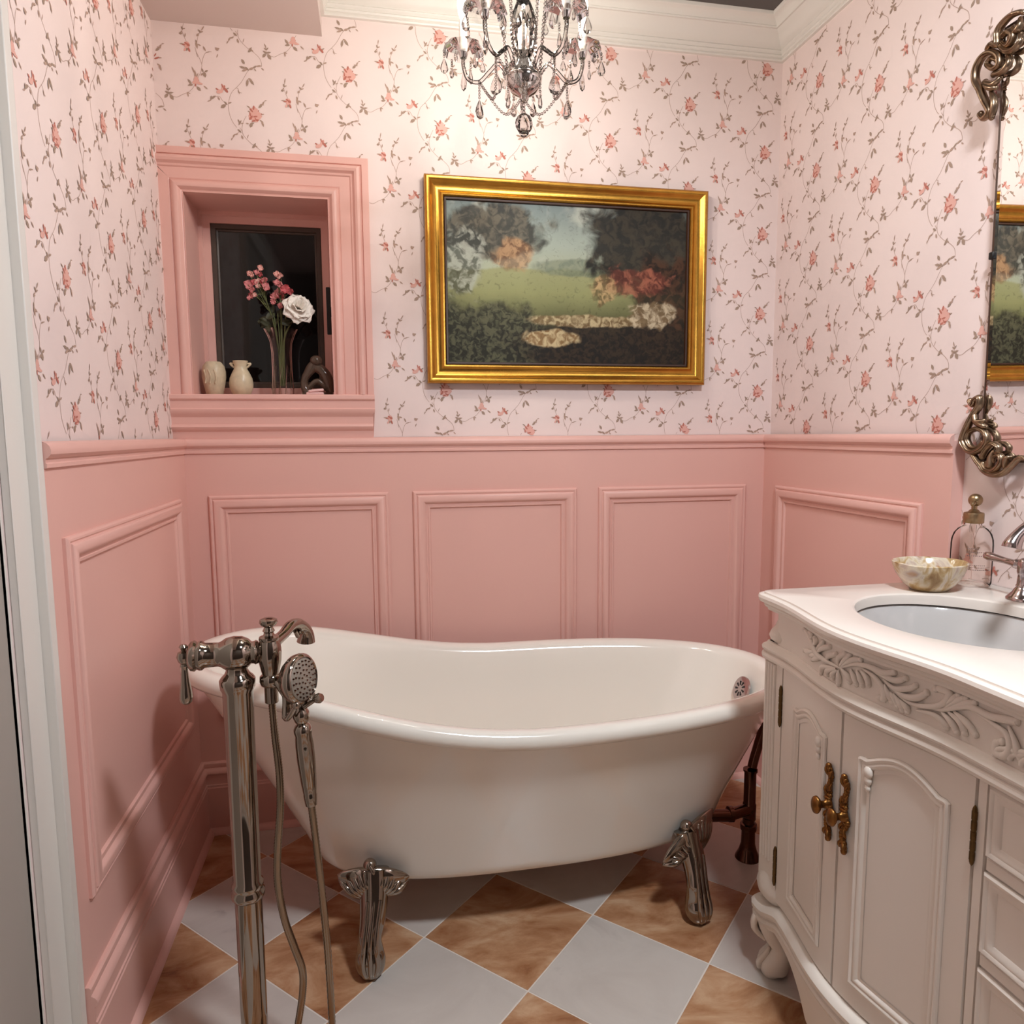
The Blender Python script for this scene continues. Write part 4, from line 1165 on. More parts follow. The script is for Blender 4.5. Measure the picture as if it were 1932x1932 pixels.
# ------------------------------------------------------------------ basin faucet
bf = thing('basin_faucet', (1.845, -1.15, VZ), 'nickel widespread basin faucet with lever handles', 'faucet')
BELL = [(0.030, 0.0), (0.030, 0.004), (0.026, 0.008), (0.023, 0.012), (0.020, 0.015), (0.0165, 0.022), (0.013, 0.027), (0.0145, 0.029), (0.0125, 0.032)]
for yy, s in ((-1.055, 1), (-1.247, -1)):
    mb = MB()
    mb.lathe(BELL + [(0.0115, 0.052), (0.0125, 0.054), (0.0135, 0.058), (0.0135, 0.076), (0.0115, 0.082), (0.006, 0.086), (0.0, 0.087)], (1.842, yy, VZ), seg=24)
    d = Vector((-0.10, s, 0.10)).normalized()
    b_ = Vector((1.842, yy, VZ + 0.070))
    mb.lathe([(0.008, 0.0), (0.008, 0.012), (0.0105, 0.016), (0.0105, 0.020), (0.007, 0.024), (0.0065, 0.045), (0.0085, 0.070), (0.0095, 0.080), (0.008, 0.088), (0.004, 0.091), (0.0, 0.0915)], b_, d, 16)
    mb.build('lever_handle', FAUC, bf, smooth=45)
mb = MB()
mb.lathe(BELL + [(0.0125, 0.05), (0.012, 0.10)], (1.848, -1.15, VZ), seg=24)
q = spline([(1.848, -1.15, VZ + 0.095, 0.012), (1.846, -1.15, VZ + 0.135, 0.012), (1.825, -1.15, VZ + 0.168, 0.012), (1.785, -1.15, VZ + 0.178, 0.0118), (1.745, -1.15, VZ + 0.168, 0.0115), (1.718, -1.15, VZ + 0.148, 0.0125), (1.708, -1.15, VZ + 0.134, 0.0155), (1.706, -1.15, VZ + 0.128, 0.0165)], 6)
mb.tube([p[:3] for p in q], [p[3] for p in q], 18)
mb.build('spout', FAUC, bf, smooth=50)

# ------------------------------------------------------------------ onyx bowl and soap dispenser
ob_ = thing('onyx_bowl', (1.733, -0.927, VZ), 'small banded cream and amber onyx bowl on the countertop', 'bowl')
mb = MB()
pr = [(0.030, 0.0), (0.038, 0.001), (0.052, 0.014), (0.066, 0.034), (0.073, 0.052), (0.0745, 0.060), (0.072, 0.062), (0.0685, 0.059), (0.061, 0.040), (0.045, 0.018), (0.020, 0.010), (0.0, 0.009)]
mb.lathe(pr, (1.733, -0.927, VZ), seg=40, ell=(1.05, 0.9), wav=lambda t, h: 1 + (0.035 * math.cos(3 * t + 0.6) + 0.02 * math.cos(5 * t)) * min(1, h / 0.05))
mb.build('bowl_body', ONYX, ob_, smooth=50, loc=(1.733, -0.927, VZ))
sd = thing('soap_dispenser', (1.861, -0.902, VZ), 'clear glass soap bottle with aged brass pump', 'soap dispenser')
bx_, by_ = 1.861, -0.902
mb = MB()
mb.lathe([(0.030, 0.0), (0.0395, 0.002), (0.0415, 0.008), (0.0415, 0.092), (0.0405, 0.104), (0.0365, 0.117), (0.029, 0.127), (0.021, 0.132), (0.017, 0.135), (0.0165, 0.142)], (bx_, by_, VZ), seg=36, cap=False)
mb.add([(bx_ + 0.0385 * math.cos(2 * math.pi * i / 36), by_ + 0.0385 * math.sin(2 * math.pi * i / 36), VZ + 0.006) for i in range(36)], [tuple(range(36))])
bt = mb.build('bottle', BOTG, sd, smooth=50)
INK = mat('grey_bottle_print', lin(128, 104, 100), 0.6)
mb = MB()
rng = random.Random(3)
for zz, n_, hgt in ((0.086, 7, 0.0035), (0.078, 9, 0.004), (0.070, 8, 0.004), (0.049, 10, 0.0026), (0.044, 14, 0.0026), (0.039, 12, 0.0026)):
    a = -2.55
    for k in range(n_):
        wd = rng.uniform(0.03, 0.075)
        r_ = 0.0418
        mb.add([(bx_ + r_ * math.cos(a), by_ + r_ * math.sin(a), VZ + zz), (bx_ + r_ * math.cos(a + wd), by_ + r_ * math.sin(a + wd), VZ + zz), (bx_ + r_ * math.cos(a + wd), by_ + r_ * math.sin(a + wd), VZ + zz + hgt * 0.5), (bx_ + r_ * math.cos(a), by_ + r_ * math.sin(a), VZ + zz + hgt * 0.5)], [(0, 1, 2, 3)])
        a += wd + 0.035
pr_ = mb.build('printed_lines', INK, bt, smooth=0); pr_['kind'] = 'stuff'
mb = MB()
mb.lathe([(0.0195, 0.140), (0.0205, 0.142), (0.0205, 0.160), (0.0195, 0.163), (0.012, 0.165), (0.009, 0.169), (0.0055, 0.171), (0.0055, 0.178)], (bx_, by_, VZ), seg=28)
mb.build('collar', PUMP, sd, smooth=40)
mb = MB()
mb.ball((bx_ + 0.002, by_, VZ + 0.191), 0.0145, 18, 12)
mb.tube([(bx_, by_, VZ + 0.172), (bx_, by_, VZ + 0.182)], 0.006, 12)
mb.tube(spline([(bx_ - 0.004, by_ - 0.004, VZ + 0.186), (bx_ - 0.012, by_ - 0.010, VZ + 0.186), (bx_ - 0.020, by_ - 0.014, VZ + 0.181)], 4), [0.006, 0.006, 0.0055, 0.005, 0.005, 0.0045, 0.004, 0.0035, 0.003], 10)
mb.build('pump_head', PUMP, sd, smooth=50)
mb = MB(); mb.tube([(bx_, by_, VZ + 0.012), (bx_, by_, VZ + 0.142)], 0.0028, 8); mb.lathe([(0.006, 0.118), (0.007, 0.122), (0.007, 0.134), (0.005, 0.138)], (bx_, by_, VZ), seg=12)
mb.build('dip_tube', BOTG, sd, smooth=40)

# ------------------------------------------------------------------ mirror
mir = thing('wall_mirror', (1.90, -1.31, 1.14), 'large frameless wall mirror with carved silver-gilt corner scrolls', 'mirror')
TILT = 0.011
MX = lambda z: 1.893 - TILT * (z - 1.14)
def ms(y, z, d=0): return (MX(z) - d, y, z)
MY0, MY1, MZ0, MZ1 = -0.880, -1.74, 1.165, 2.075
mb = MB()
BV = 0.012
qz = [(MY0, MZ0), (MY1, MZ0), (MY1, MZ1), (MY0, MZ1)]
sg = [(-1, 1), (1, 1), (1, -1), (-1, -1)]
rows = [[ms(y, z, -0.0045) for y, z in qz], [ms(y, z, 0.0) for y, z in qz], [ms(y + s[0] * BV, z + s[1] * BV, 0.0012) for (y, z), s in zip(qz, sg)]]
mb.grid(rows, closed_u=True); mb.fan(rows[-1])
mb.build('glass', MIRROR, mir, smooth=0)
mb = MB()
for (a, b) in ((0, 1), (1, 2), (2, 3), (3, 0)):
    (y0, z0), (y1, z1) = qz[a], qz[b]
    mb.tube([ms(y0, z0, -0.002), ms(y1, z1, -0.002)], 0.0035, 8)
mb.build('edge_band', LINER, mir, smooth=40)
for z_ in (1.61,):
    mb = MB(); mb.box(MX(z_) - 0.006, MX(z_) + 0.012, -0.8865, -0.8745, z_ - 0.008, z_ + 0.008)
    mb.build('clip', BLACK, mir, smooth=30, bevel=0.002)
ORN_LOW = [[(-0.852, 1.297), (-0.86, 1.288), (-0.866, 1.299), (-0.879, 1.303), (-0.88, 1.287), (-0.868, 1.269), (-0.854, 1.245), (-0.842, 1.218), (-0.841, 1.204), (-0.858, 1.185), (-0.878, 1.183), (-0.899, 1.194), (-0.907, 1.211), (-0.898, 1.227), (-0.878, 1.234), (-0.857, 1.227), (-0.851, 1.212), (-0.861, 1.196), (-0.878, 1.192), (-0.891, 1.204)], [(-0.868, 1.269), (-0.875, 1.251), (-0.892, 1.252)], [(-0.875, 1.247), (-0.893, 1.242), (-0.9, 1.238)], [(-0.892, 1.172), (-0.904, 1.188), (-0.922, 1.201), (-0.938, 1.194), (-0.937, 1.183), (-0.925, 1.181)], [(-0.869, 1.177), (-0.881, 1.164), (-0.894, 1.153), (-0.908, 1.14), (-0.93, 1.134), (-0.954, 1.139), (-0.971, 1.154), (-0.987, 1.17), (-0.998, 1.173), (-1.007, 1.168)], [(-0.897, 1.156), (-0.911, 1.143), (-0.932, 1.144), (-0.948, 1.161), (-0.945, 1.176), (-0.93, 1.173), (-0.925, 1.163)], [(-0.906, 1.158), (-0.919, 1.152), (-0.918, 1.17), (-0.922, 1.184)], [(-0.956, 1.151), (-0.959, 1.169), (-0.966, 1.173)]]
ORN_UP = [[(-0.838, 1.92), (-0.849, 1.907), (-0.864, 1.915), (-0.851, 1.941), (-0.836, 1.973), (-0.823, 1.998), (-0.825, 2.021), (-0.84, 2.037), (-0.862, 2.036), (-0.881, 2.02), (-0.884, 2.001), (-0.869, 2.0), (-0.851, 2.017), (-0.859, 2.025), (-0.873, 2.015)], [(-0.869, 1.901), (-0.877, 1.919), (-0.875, 1.937), (-0.865, 1.954)], [(-0.849, 1.976), (-0.866, 1.962), (-0.877, 1.957)], [(-0.846, 1.983), (-0.871, 1.967), (-0.885, 1.974)], [(-0.869, 1.988), (-0.895, 1.982), (-0.908, 1.993), (-0.903, 2.009)], [(-0.852, 2.048), (-0.864, 2.052), (-0.879, 2.043), (-0.878, 2.064), (-0.887, 2.077), (-0.907, 2.084), (-0.926, 2.081), (-0.934, 2.077)], [(-0.881, 2.04), (-0.899, 2.02), (-0.919, 2.014), (-0.932, 2.023), (-0.929, 2.038)], [(-0.887, 2.056), (-0.902, 2.057), (-0.915, 2.046), (-0.914, 2.034), (-0.901, 2.03), (-0.886, 2.043)], [(-0.913, 2.057), (-0.925, 2.047), (-0.932, 2.056), (-0.928, 2.068)]]
def ornament(strokes, flipy=False):
    mb = MB()
    for k, s_ in enumerate(strokes):
        pts = [((2 * (MY0 + MY1) / 2 - y) if flipy else y, z) for y, z in s_]
        q = spline(pts, 6); n = len(q)
        rm = (0.0082 if len(s_) > 7 else 0.0072)
        path = []; rad = []
        for i, (y, z) in enumerate(q):
            t = i / (n - 1)
            path.append((MX(z) - 0.010 - 0.004 * math.sin(math.pi * t) - 0.001 * (k % 3), y, z))
            rad.append(rm * (0.55 + 0.6 * math.sin(math.pi * min(1, 0.12 + t * 0.8)) ** 0.7) * (1 - 0.25 * t))
        mb.tube(path, rad, 10, up=(1, 0, 0), flat=(1.15, 0.85))
        mb.ball(path[-1], rad[-1] * 1.15, 10, 8); mb.ball(path[0], rad[0] * 1.1, 10, 8)
        # fine ridge along the middle of the leaf
        if len(s_) > 4:
            mb.tube([(p[0] - r * 1.0, p[1], p[2]) for p, r in zip(path, rad)], [r * 0.35 for r in rad], 6)
    return mb.build('corner_scroll', ORN, mir, smooth=60)
ornament(ORN_LOW); ornament(ORN_UP); ornament(ORN_LOW, True); ornament(ORN_UP, True)

# ------------------------------------------------------------------ framed picture
PX0, PX1, PZ0, PZ1 = 0.7205, 1.6405, 1.388, 2.009
pic = thing('framed_picture', ((PX0 + PX1) / 2, YB, PZ0), 'framed landscape picture in a wide gold frame above the tub', 'picture')
FPR = [(0, 0.002), (0, 0.030), (0.002, 0.034), (0.007, 0.0375), (0.012, 0.037), (0.016, 0.034), (0.019, 0.031), (0.024, 0.027), (0.031, 0.0235), (0.038, 0.0225), (0.044, 0.0245), (0.048, 0.028), (0.052, 0.030), (0.056, 0.029), (0.059, 0.025), (0.060, 0.020)]
mb = MB(); rect_frame(mb, FPR, (PX0, YB, PZ0), (1, 0, 0), (0, 0, 1), (0, -1, 0), PX1 - PX0, PZ1 - PZ0)
mb.build('frame', GOLD, pic, smooth=35)
mb = MB(); rect_frame(mb, [(0.060, 0.020), (0.061, 0.022), (0.066, 0.021), (0.068, 0.012)], (PX0, YB, PZ0), (1, 0, 0), (0, 0, 1), (0, -1, 0), PX1 - PX0, PZ1 - PZ0)
mb.build('liner', LINER, pic, smooth=35)
def painting_mat():
    m, nt, b = new_mat('painted_canvas')
    N = nt.nodes; Lk = nt.links.new
    tc = N.new('ShaderNodeTexCoord')
    sx = N.new('ShaderNodeSeparateXYZ'); Lk(tc.outputs['Object'], sx.inputs[0])
    def noise(sc, det=4, dist=0.0, off=0.0):
        n = N.new('ShaderNodeTexNoise'); n.inputs['Scale'].default_value = sc; n.inputs['Detail'].default_value = det; n.inputs['Distortion'].default_value = dist
        mp = N.new('ShaderNodeMapping'); mp.inputs['Location'].default_value = (off, off * 0.7, off * 1.3)
        Lk(tc.outputs['Object'], mp.inputs['Vector']); Lk(mp.outputs['Vector'], n.inputs['Vector'])
        return n.outputs['Fac']
    def mth(op, a, b_, c=None):
        n = N.new('ShaderNodeMath'); n.operation = op
        for k, v in enumerate((a, b_, c)):
            if v is None: continue
            if isinstance(v, (int, float)): n.inputs[k].default_value = v
            else: Lk(v, n.inputs[k])
        return n.outputs[0]
    def sstep(v, lo, hi):
        n = N.new('ShaderNodeMapRange'); n.interpolation_type = 'SMOOTHSTEP'
        n.inputs['From Min'].default_value = lo; n.inputs['From Max'].default_value = hi
        Lk(v, n.inputs['Value']); return n.outputs[0]
    def mix(f, a, b_):
        n = N.new('ShaderNodeMix'); n.data_type = 'RGBA'
        if isinstance(f, (int, float)): n.inputs['Factor'].default_value = f
        else: Lk(f, n.inputs['Factor'])
        for key, v in (('A', a), ('B', b_)):
            if isinstance(v, tuple): n.inputs[key].default_value = v
            else: Lk(v, n.inputs[key])
        return n.outputs['Result']
    def blob(cx, cz, rx, rz, warp, lo=0.75, hi=1.05, sc=14, off=0.0):
        """1 inside a ragged ellipse"""
        a = mth('POWER', mth('DIVIDE', mth('SUBTRACT', sx.outputs[0], cx), rx), 2)
        c = mth('POWER', mth('DIVIDE', mth('SUBTRACT', sx.outputs[2], cz), rz), 2)
        d = mth('SQRT', mth('ADD', a, c), None)
        d = mth('ADD', d, mth('MULTIPLY', mth('SUBTRACT', noise(sc, 5, 0.6, off), 0.5), warp))
        n = N.new('ShaderNodeMath'); n.operation = 'SUBTRACT'; n.inputs[0].default_value = 1.0
        Lk(sstep(d, lo, hi), n.inputs[1]); return n.outputs[0]
    # canvas runs x -0.39..0.39, z -0.24..0.24 : sky, green water, dark meadow, woods
    zz = mth('ADD', sx.outputs[2], mth('MULTIPLY', mth('SUBTRACT', noise(9, 4, 0.3, 3.0), 0.5), 0.04))
    r = ramp(nt, [(0.0, lin(26, 20, 16)), (0.18, lin(40, 34, 24)), (0.30, lin(96, 96, 62)), (0.45, lin(142, 144, 98)), (0.585, lin(150, 152, 110)), (0.60, lin(166, 172, 148)), (0.75, lin(160, 170, 158)), (1.0, lin(112, 124, 124))])
    Lk(mth('MULTIPLY_ADD', zz, 1 / 0.48, 0.5), r.inputs['Fac'])
    col = r.outputs['Color']
    def tone(c1, c2, sc, off):
        return mix(sstep(noise(sc, 6, 0.8, off), 0.40, 0.62), c1, c2)
    def lay(col, mask, k, c1, c2, sc=38, off=0.0):
        return mix(mth('MULTIPLY', mask, k), col, tone(c1, c2, sc, off))
    # clouds, distant hills, dark woods right and left, shore, meadow flowers
    col = mix(mth('MULTIPLY', sstep(noise(11, 6, 0.5, 1.0), 0.46, 0.66), mth('MULTIPLY', sstep(sx.outputs[2], 0.04, 0.10), 0.6)), col, lin(190, 192, 178))
    col = lay(col, blob(0.02, 0.055, 0.16, 0.030, 0.5, off=14), 0.7, lin(96, 108, 92), lin(124, 132, 110))
    col = lay(col, blob(0.27, 0.14, 0.24, 0.17, 1.1, off=2), 0.96, lin(24, 20, 16), lin(52, 44, 32))
    col = lay(col, blob(0.34, -0.06, 0.14, 0.20, 1.1, off=4), 0.95, lin(34, 24, 17), lin(74, 48, 32))
    col = lay(col, blob(-0.25, 0.16, 0.19, 0.09, 1.3, off=5), 0.9, lin(40, 36, 30), lin(92, 84, 70))
    col = lay(col, blob(-0.34, 0.06, 0.07, 0.12, 1.3, off=6), 0.75, lin(60, 62, 56), lin(168, 172, 160))
    col = lay(col, blob(-0.19, 0.09, 0.08, 0.06, 1.6, off=6.5), 0.75, lin(120, 84, 56), lin(182, 142, 102))
    col = lay(col, blob(-0.30, -0.17, 0.26, 0.12, 0.9, off=7), 0.9, lin(38, 38, 28), lin(88, 88, 66), 60)
    col = lay(col, blob(0.16, -0.19, 0.38, 0.09, 0.7, off=8), 0.92, lin(26, 21, 17), lin(54, 42, 28), 60)
    col = lay(col, blob(0.06, -0.11, 0.20, 0.022, 0.9, off=9), 0.85, lin(120, 98, 66), lin(196, 178, 138), 46, 3)
    col = lay(col, blob(-0.06, -0.165, 0.10, 0.028, 1.1, off=10), 0.85, lin(140, 110, 72), lin(204, 184, 142), 46, 4)
    col = lay(col, blob(0.22, 0.02, 0.13, 0.05, 2.0, off=11), 0.8, lin(94, 46, 36), lin(166, 100, 78), 34, 5)
    col = lay(col, blob(0.28, -0.08, 0.09, 0.045, 1.9, off=12), 0.8, lin(120, 100, 72), lin(206, 190, 160), 44, 6)
    col = lay(col, blob(0.11, -0.01, 0.05, 0.05, 1.9, off=13), 0.75, lin(92, 72, 44), lin(196, 162, 116), 40, 7)
    col = mix(mth('MULTIPLY', sstep(noise(70, 5, 1.0, 5), 0.55, 0.72), 0.30), col, lin(38, 30, 24))
    Lk(col, b.inputs['Base Color'])
    b.inputs['Roughness'].default_value = 0.6
    b.inputs['Specular IOR Level'].default_value = 0.25
    return m
cxp, czp = (PX0 + PX1) / 2, (PZ0 + PZ1) / 2
MB().box(PX0 + 0.062, PX1 - 0.062, YB - 0.014, YB - 0.004, PZ0 + 0.062, PZ1 - 0.062).build('canvas', painting_mat(), pic, smooth=0, loc=(cxp, YB, czp))

# ------------------------------------------------------------------ things on the window sill
zs = WZ0 + 0.001
YS = 0.085
v1 = thing('bulbous_vase', (0.078, YS, zs), 'squat cream carved stone jar at the left of the window sill', 'vase')
mb = MB()
mb.lathe([(0.020, 0.0), (0.024, 0.003), (0.030, 0.030), (0.0345, 0.055), (0.0345, 0.072), (0.031, 0.088), (0.024, 0.098), (0.021, 0.101), (0.019, 0.099), (0.019, 0.06), (0.0, 0.05)], (0.078, YS, zs), seg=32,
         wav=lambda t, h: 1 + 0.014 * math.sin(6 * t + 30 * h))
mb.build('jar_body', CREAM, v1, smooth=50)
mb = MB()
for a in (-2.2, -1.75, -1.3):
    mb.tube(spline([(0.078 + 0.0345 * math.cos(a + 0.1 * math.sin(k)), YS + 0.0345 * math.sin(a), zs + 0.035 + 0.010 * k) for k in range(5)], 4), 0.0024, 6)
mb.build('carved_ridges', CREAM, v1, smooth=50)
v2 = thing('eared_vase', (0.156, YS, zs), 'ivory stone vase with two small ears and a round belly', 'vase')
mb = MB()
mb.lathe([(0.022, 0.0), (0.026, 0.002), (0.034, 0.022), (0.0355, 0.036), (0.033, 0.052), (0.026, 0.068), (0.0195, 0.080), (0.018, 0.090), (0.0215, 0.101), (0.0225, 0.105), (0.020, 0.105), (0.0155, 0.092), (0.014, 0.07), (0.0, 0.06)], (0.156, YS, zs), seg=36)
mb.build('vase_body', CREAM2, v2, smooth=50)
for s in (-1, 1):
    mb = MB(); mb.tube(spline([(0.156 + s * 0.017, YS, zs + 0.084), (0.156 + s * 0.026, YS, zs + 0.092), (0.156 + s * 0.029, YS, zs + 0.097), (0.156 + s * 0.020, YS, zs + 0.096)], 5), [0.0035] * 10 + [0.003] * 6, 8)
    mb.build('ear', CREAM2, v2, smooth=50)
v3 = thing('crystal_vase', (0.278, YS, zs), 'tall clear cut-crystal vase with flared square mouth', 'vase')
vx = 0.278
mb = MB()
sq = lambda t, h: 1 + 0.10 * abs(math.cos(2 * t)) ** 2 + (0.10 * math.cos(4 * t) if h > 0.16 else 0)
mb.lathe([(0.029, 0.0), (0.0315, 0.003), (0.031, 0.03), (0.029, 0.08), (0.029, 0.13), (0.031, 0.160), (0.036, 0.184), (0.044, 0.202)], (vx, YS, zs), seg=32, wav=sq, cap=False)
mb.lathe([(0.024, 0.022), (0.025, 0.08), (0.025, 0.13), (0.0275, 0.160), (0.0325, 0.184), (0.042, 0.202)], (vx, YS, zs), seg=32, wav=sq, cap=False)
mb.add([(vx + 0.023 * math.cos(2 * math.pi * i / 24), YS + 0.023 * math.sin(2 * math.pi * i / 24), zs + 0.022) for i in range(24)], [tuple(range(24))])
mb.add([(vx + 0.028 * math.cos(2 * math.pi * i / 24), YS + 0.028 * math.sin(2 * math.pi * i / 24), zs + 0.0) for i in range(24)], [tuple(range(24))])
for k in range(10):
    a = 2 * math.pi * k / 10
    mb.tube([(vx + 0.0305 * math.cos(a), YS + 0.0305 * math.sin(a), zs + 0.004), (vx + 0.0275 * math.cos(a + 0.35), YS + 0.0275 * math.sin(a + 0.35), zs + 0.09)], [0.0025, 0.0012], 5)
mb.build('vase_body', GLASS, v3, smooth=30)
# white rose
rose = thing('white_rose', (0.335, YS - 0.02, 1.610), 'large open white rose leaning out of the crystal vase', 'flower')
rc = Vector((0.335, YS - 0.02, 1.614)); rn = Vector((0.32, -0.86, 0.32)).normalized()
ru = (Vector((0, 0, 1)) - rn * rn.z).normalized(); rw = rn.cross(ru)
def petal(mb, c, n, a, u, w, ln, wd, lift, curl):
    d = u * math.cos(a) + w * math.sin(a); e = n.cross(d)
    rows = []
    for i in range(7):
        t = i / 6
        row = []
        for j in range(7):
            s = (j - 3) / 3
            half = wd * (math.sin(math.pi * (0.12 + 0.80 * t)) ** 0.7)
            rad = ln * t * (1 - 0.12 * s * s * t)
            hgt = lift * math.sin(t * 1.5) + curl * t * t + 0.004 * math.sin(5 * s + a * 3) * t + 0.25 * wd * s * s * (1 - t * 0.5)
            row.append(c + d * rad + e * (s * half) + n * hgt)
        rows.append(row)
    mb.grid(rows)
for ringn, cnt, ln, wd, lift, curl, off in ((0, 7, 0.051, 0.029, 0.010, -0.012, 0.2), (1, 6, 0.041, 0.025, 0.018, -0.005, 0.7), (2, 4, 0.024, 0.017, 0.026, 0.004, 0.1), (3, 3, 0.013, 0.011, 0.028, 0.008, 0.5)):
    for k in range(cnt):
        mb = MB()
        petal(mb, rc, rn, off + 2 * math.pi * k / cnt, ru, rw, ln, wd, lift, curl)
        o = mb.build('petal', PETALW, rose, smooth=80)
        sm = o.modifiers.new('thick', 'SOLIDIFY'); sm.thickness = 0.0008
mb = MB()
mb.tube(spline([rc - rn * 0.002, rc - rn * 0.02 + Vector((-0.01, 0.004, -0.02)), (vx + 0.012, YS, zs + 0.18), (vx + 0.004, YS, zs + 0.10), (vx - 0.006, YS + 0.004, zs + 0.035)], 6), 0.0025, 8)
mb.build('stem', STEM, rose, smooth=60)
# two pink sprays and the leaves under them
def spray(name, tipx, tipz, label, seed, blooms):
    rg = random.Random(seed)
    t = thing(name, (vx, YS, zs + 0.2), label, 'flower', 'pink flower sprays in the crystal vase')
    mb = MB()
    tip = Vector((tipx, YS, tipz))
    base = Vector((vx, YS, zs + 0.04)); mouth = Vector((vx + (tipx - vx) * 0.25, YS, zs + 0.2))
    main = spline([base, mouth, mouth.lerp(tip, 0.5) + Vector((0, 0.0, 0.01)), tip], 6)
    mb.tube(main, 0.0018, 6)
    for (x, z, r, m_) in blooms:
        mb.tube([mouth.lerp(tip, 0.35 + 0.4 * rg.random()), (x, YS + rg.uniform(-0.02, 0.02), z)], 0.0009, 5)
    mb.build('stem', STEM, t, smooth=60)
    for (x, z, r, m_) in blooms:
        c = Vector((x, YS - 0.01 + rg.uniform(-0.015, 0.012), z))
        mb = MB()
        n = Vector((rg.uniform(-0.5, 0.5), -1, rg.uniform(-0.3, 0.6))).normalized()
        u = n.orthogonal().normalized(); w_ = n.cross(u)
        for k in range(4):
            petal(mb, c, n, rg.random() + k * math.pi / 2, u, w_, r, r * 0.62, r * 0.35, -r * 0.15)
        o = mb.build('blossom', m_, t, smooth=80)
LP_ = mat('pale_pink_petal', lin(226, 170, 160), 0.6)
spray('pink_flower_spray', 0.215, 1.715, 'taller spray of small pink blossoms on the left of the vase', 5,
      [(0.226, 1.737, 0.010, LP_), (0.215, 1.722, 0.010, PETALP), (0.205, 1.712, 0.009, LP_), (0.196, 1.715, 0.009, LP_), (0.227, 1.716, 0.009, PETALR), (0.240, 1.700, 0.010, PETALP), (0.219, 1.690, 0.016, LP_), (0.207, 1.692, 0.011, PETALR), (0.190, 1.684, 0.015, PETALP), (0.203, 1.668, 0.010, PETALP), (0.197, 1.656, 0.009, PETALR), (0.196, 1.645, 0.010, PETALP), (0.240, 1.680, 0.014, PETALP), (0.233, 1.695, 0.010, PETALR), (0.208, 1.654, 0.008, LP_)])
spray('pink_flower_spray', 0.285, 1.700, 'shorter spray of pink blossoms standing behind the white rose', 9,
      [(0.276, 1.715, 0.010, LP_), (0.285, 1.710, 0.011, LP_), (0.278, 1.716, 0.009, LP_), (0.275, 1.690, 0.011, PETALP), (0.285, 1.684, 0.010, PETALP), (0.299, 1.673, 0.015, PETALR), (0.313, 1.667, 0.011, PETALR), (0.278, 1.666, 0.014, PETALP), (0.266, 1.652, 0.014, PETALP), (0.284, 1.655, 0.012, PETALR), (0.262, 1.636, 0.010, PETALP), (0.280, 1.625, 0.010, PETALP)])
grn = thing('leaf_sprig', (vx, YS, zs + 0.2), 'dark green leaf sprig in the mouth of the crystal vase', 'leaves')
rg = random.Random(12)
for k in range(12):
    c = Vector((vx + rg.uniform(-0.045, 0.03), YS + rg.uniform(-0.02, 0.03), zs + rg.uniform(0.205, 0.275)))
    mb = MB()
    n = Vector((rg.uniform(-0.8, 0.8), -1, rg.uniform(-0.2, 1.0))).normalized(); u = n.orthogonal().normalized()
    petal(mb, c, n, rg.uniform(0, 6.28), u, n.cross(u), 0.034, 0.011, 0.006, -0.006)
    mb.build('leaf', LEAFG, grn, smooth=80)
mb = MB()
for k in range(4):
    mb.tube(spline([(vx + 0.004 * (k - 1.5), YS + 0.003 * (k % 2), zs + 0.03), (vx + 0.006 * (k - 1.5), YS, zs + 0.15), (vx + 0.012 * (k - 1.5), YS, zs + 0.25)], 5), 0.0018, 6)
mb.build('stem', STEM, grn, smooth=60)
# smoky glass figurine: a seated, bowed figure
fg = thing('glass_figurine', (0.383, YS, zs), 'smoky glass figurine of a bowed seated figure on the sill', 'figurine')
mb = MB()
fx = 0.383
mb.tube(spline([(fx - 0.030, YS, zs + 0.006, 0.016), (fx - 0.040, YS, zs + 0.030, 0.012), (fx - 0.037, YS, zs + 0.055, 0.011), (fx - 0.022, YS, zs + 0.078, 0.015), (fx - 0.008, YS, zs + 0.098, 0.017), (fx + 0.002, YS, zs + 0.112, 0.016)], 5) and [p[:3] for p in spline([(fx - 0.030, YS, zs + 0.006), (fx - 0.040, YS, zs + 0.030), (fx - 0.037, YS, zs + 0.055), (fx - 0.022, YS, zs + 0.078), (fx - 0.008, YS, zs + 0.098)], 5)],
        [0.015, 0.0145, 0.014, 0.013, 0.0125, 0.012, 0.0115, 0.011, 0.011, 0.011, 0.0115, 0.012, 0.0125, 0.0135, 0.0145, 0.0155, 0.016, 0.016, 0.0155, 0.015, 0.014], 14)
mb.tube(spline([(fx - 0.012, YS, zs + 0.090), (fx + 0.012, YS, zs + 0.080), (fx + 0.028, YS, zs + 0.058), (fx + 0.036, YS, zs + 0.030), (fx + 0.038, YS, zs + 0.010)], 5), [0.013 + 0.004 * math.sin(math.pi * k / 20) for k in range(21)], 12)
mb.ball((fx - 0.002, YS - 0.006, zs + 0.108), 0.017, 14, 10, sc=(1.1, 1, 0.95))
mb.box(fx - 0.046, fx + 0.046, YS - 0.012, YS + 0.014, zs, zs + 0.010)
mb.tube(spline([(fx - 0.03, YS, zs + 0.02), (fx + 0.0, YS - 0.004, zs + 0.045), (fx + 0.03, YS, zs + 0.02)], 6), 0.009, 10)
mb.build('figure', SMOKE, fg, smooth=50)
so = thing('pink_soap', (0.378, YS - 0.045, zs), 'small pale pink soap bar stack in front of the figurine', 'soap')
for k, (ry, zo, wx) in enumerate(((0.0, 0.0, 0.026), (0.35, 0.009, 0.023))):
    mb = MB(); mb.box(-wx, wx, -0.011, 0.011, 0, 0.0085)
    o = mb.build('bar', CARDP, so, smooth=30, bevel=0.003)
    o.location = (0.378 + 0.003 * k, YS - 0.045, zs + zo); o.rotation_euler = (0, -0.12 * k, ry * 0.4)

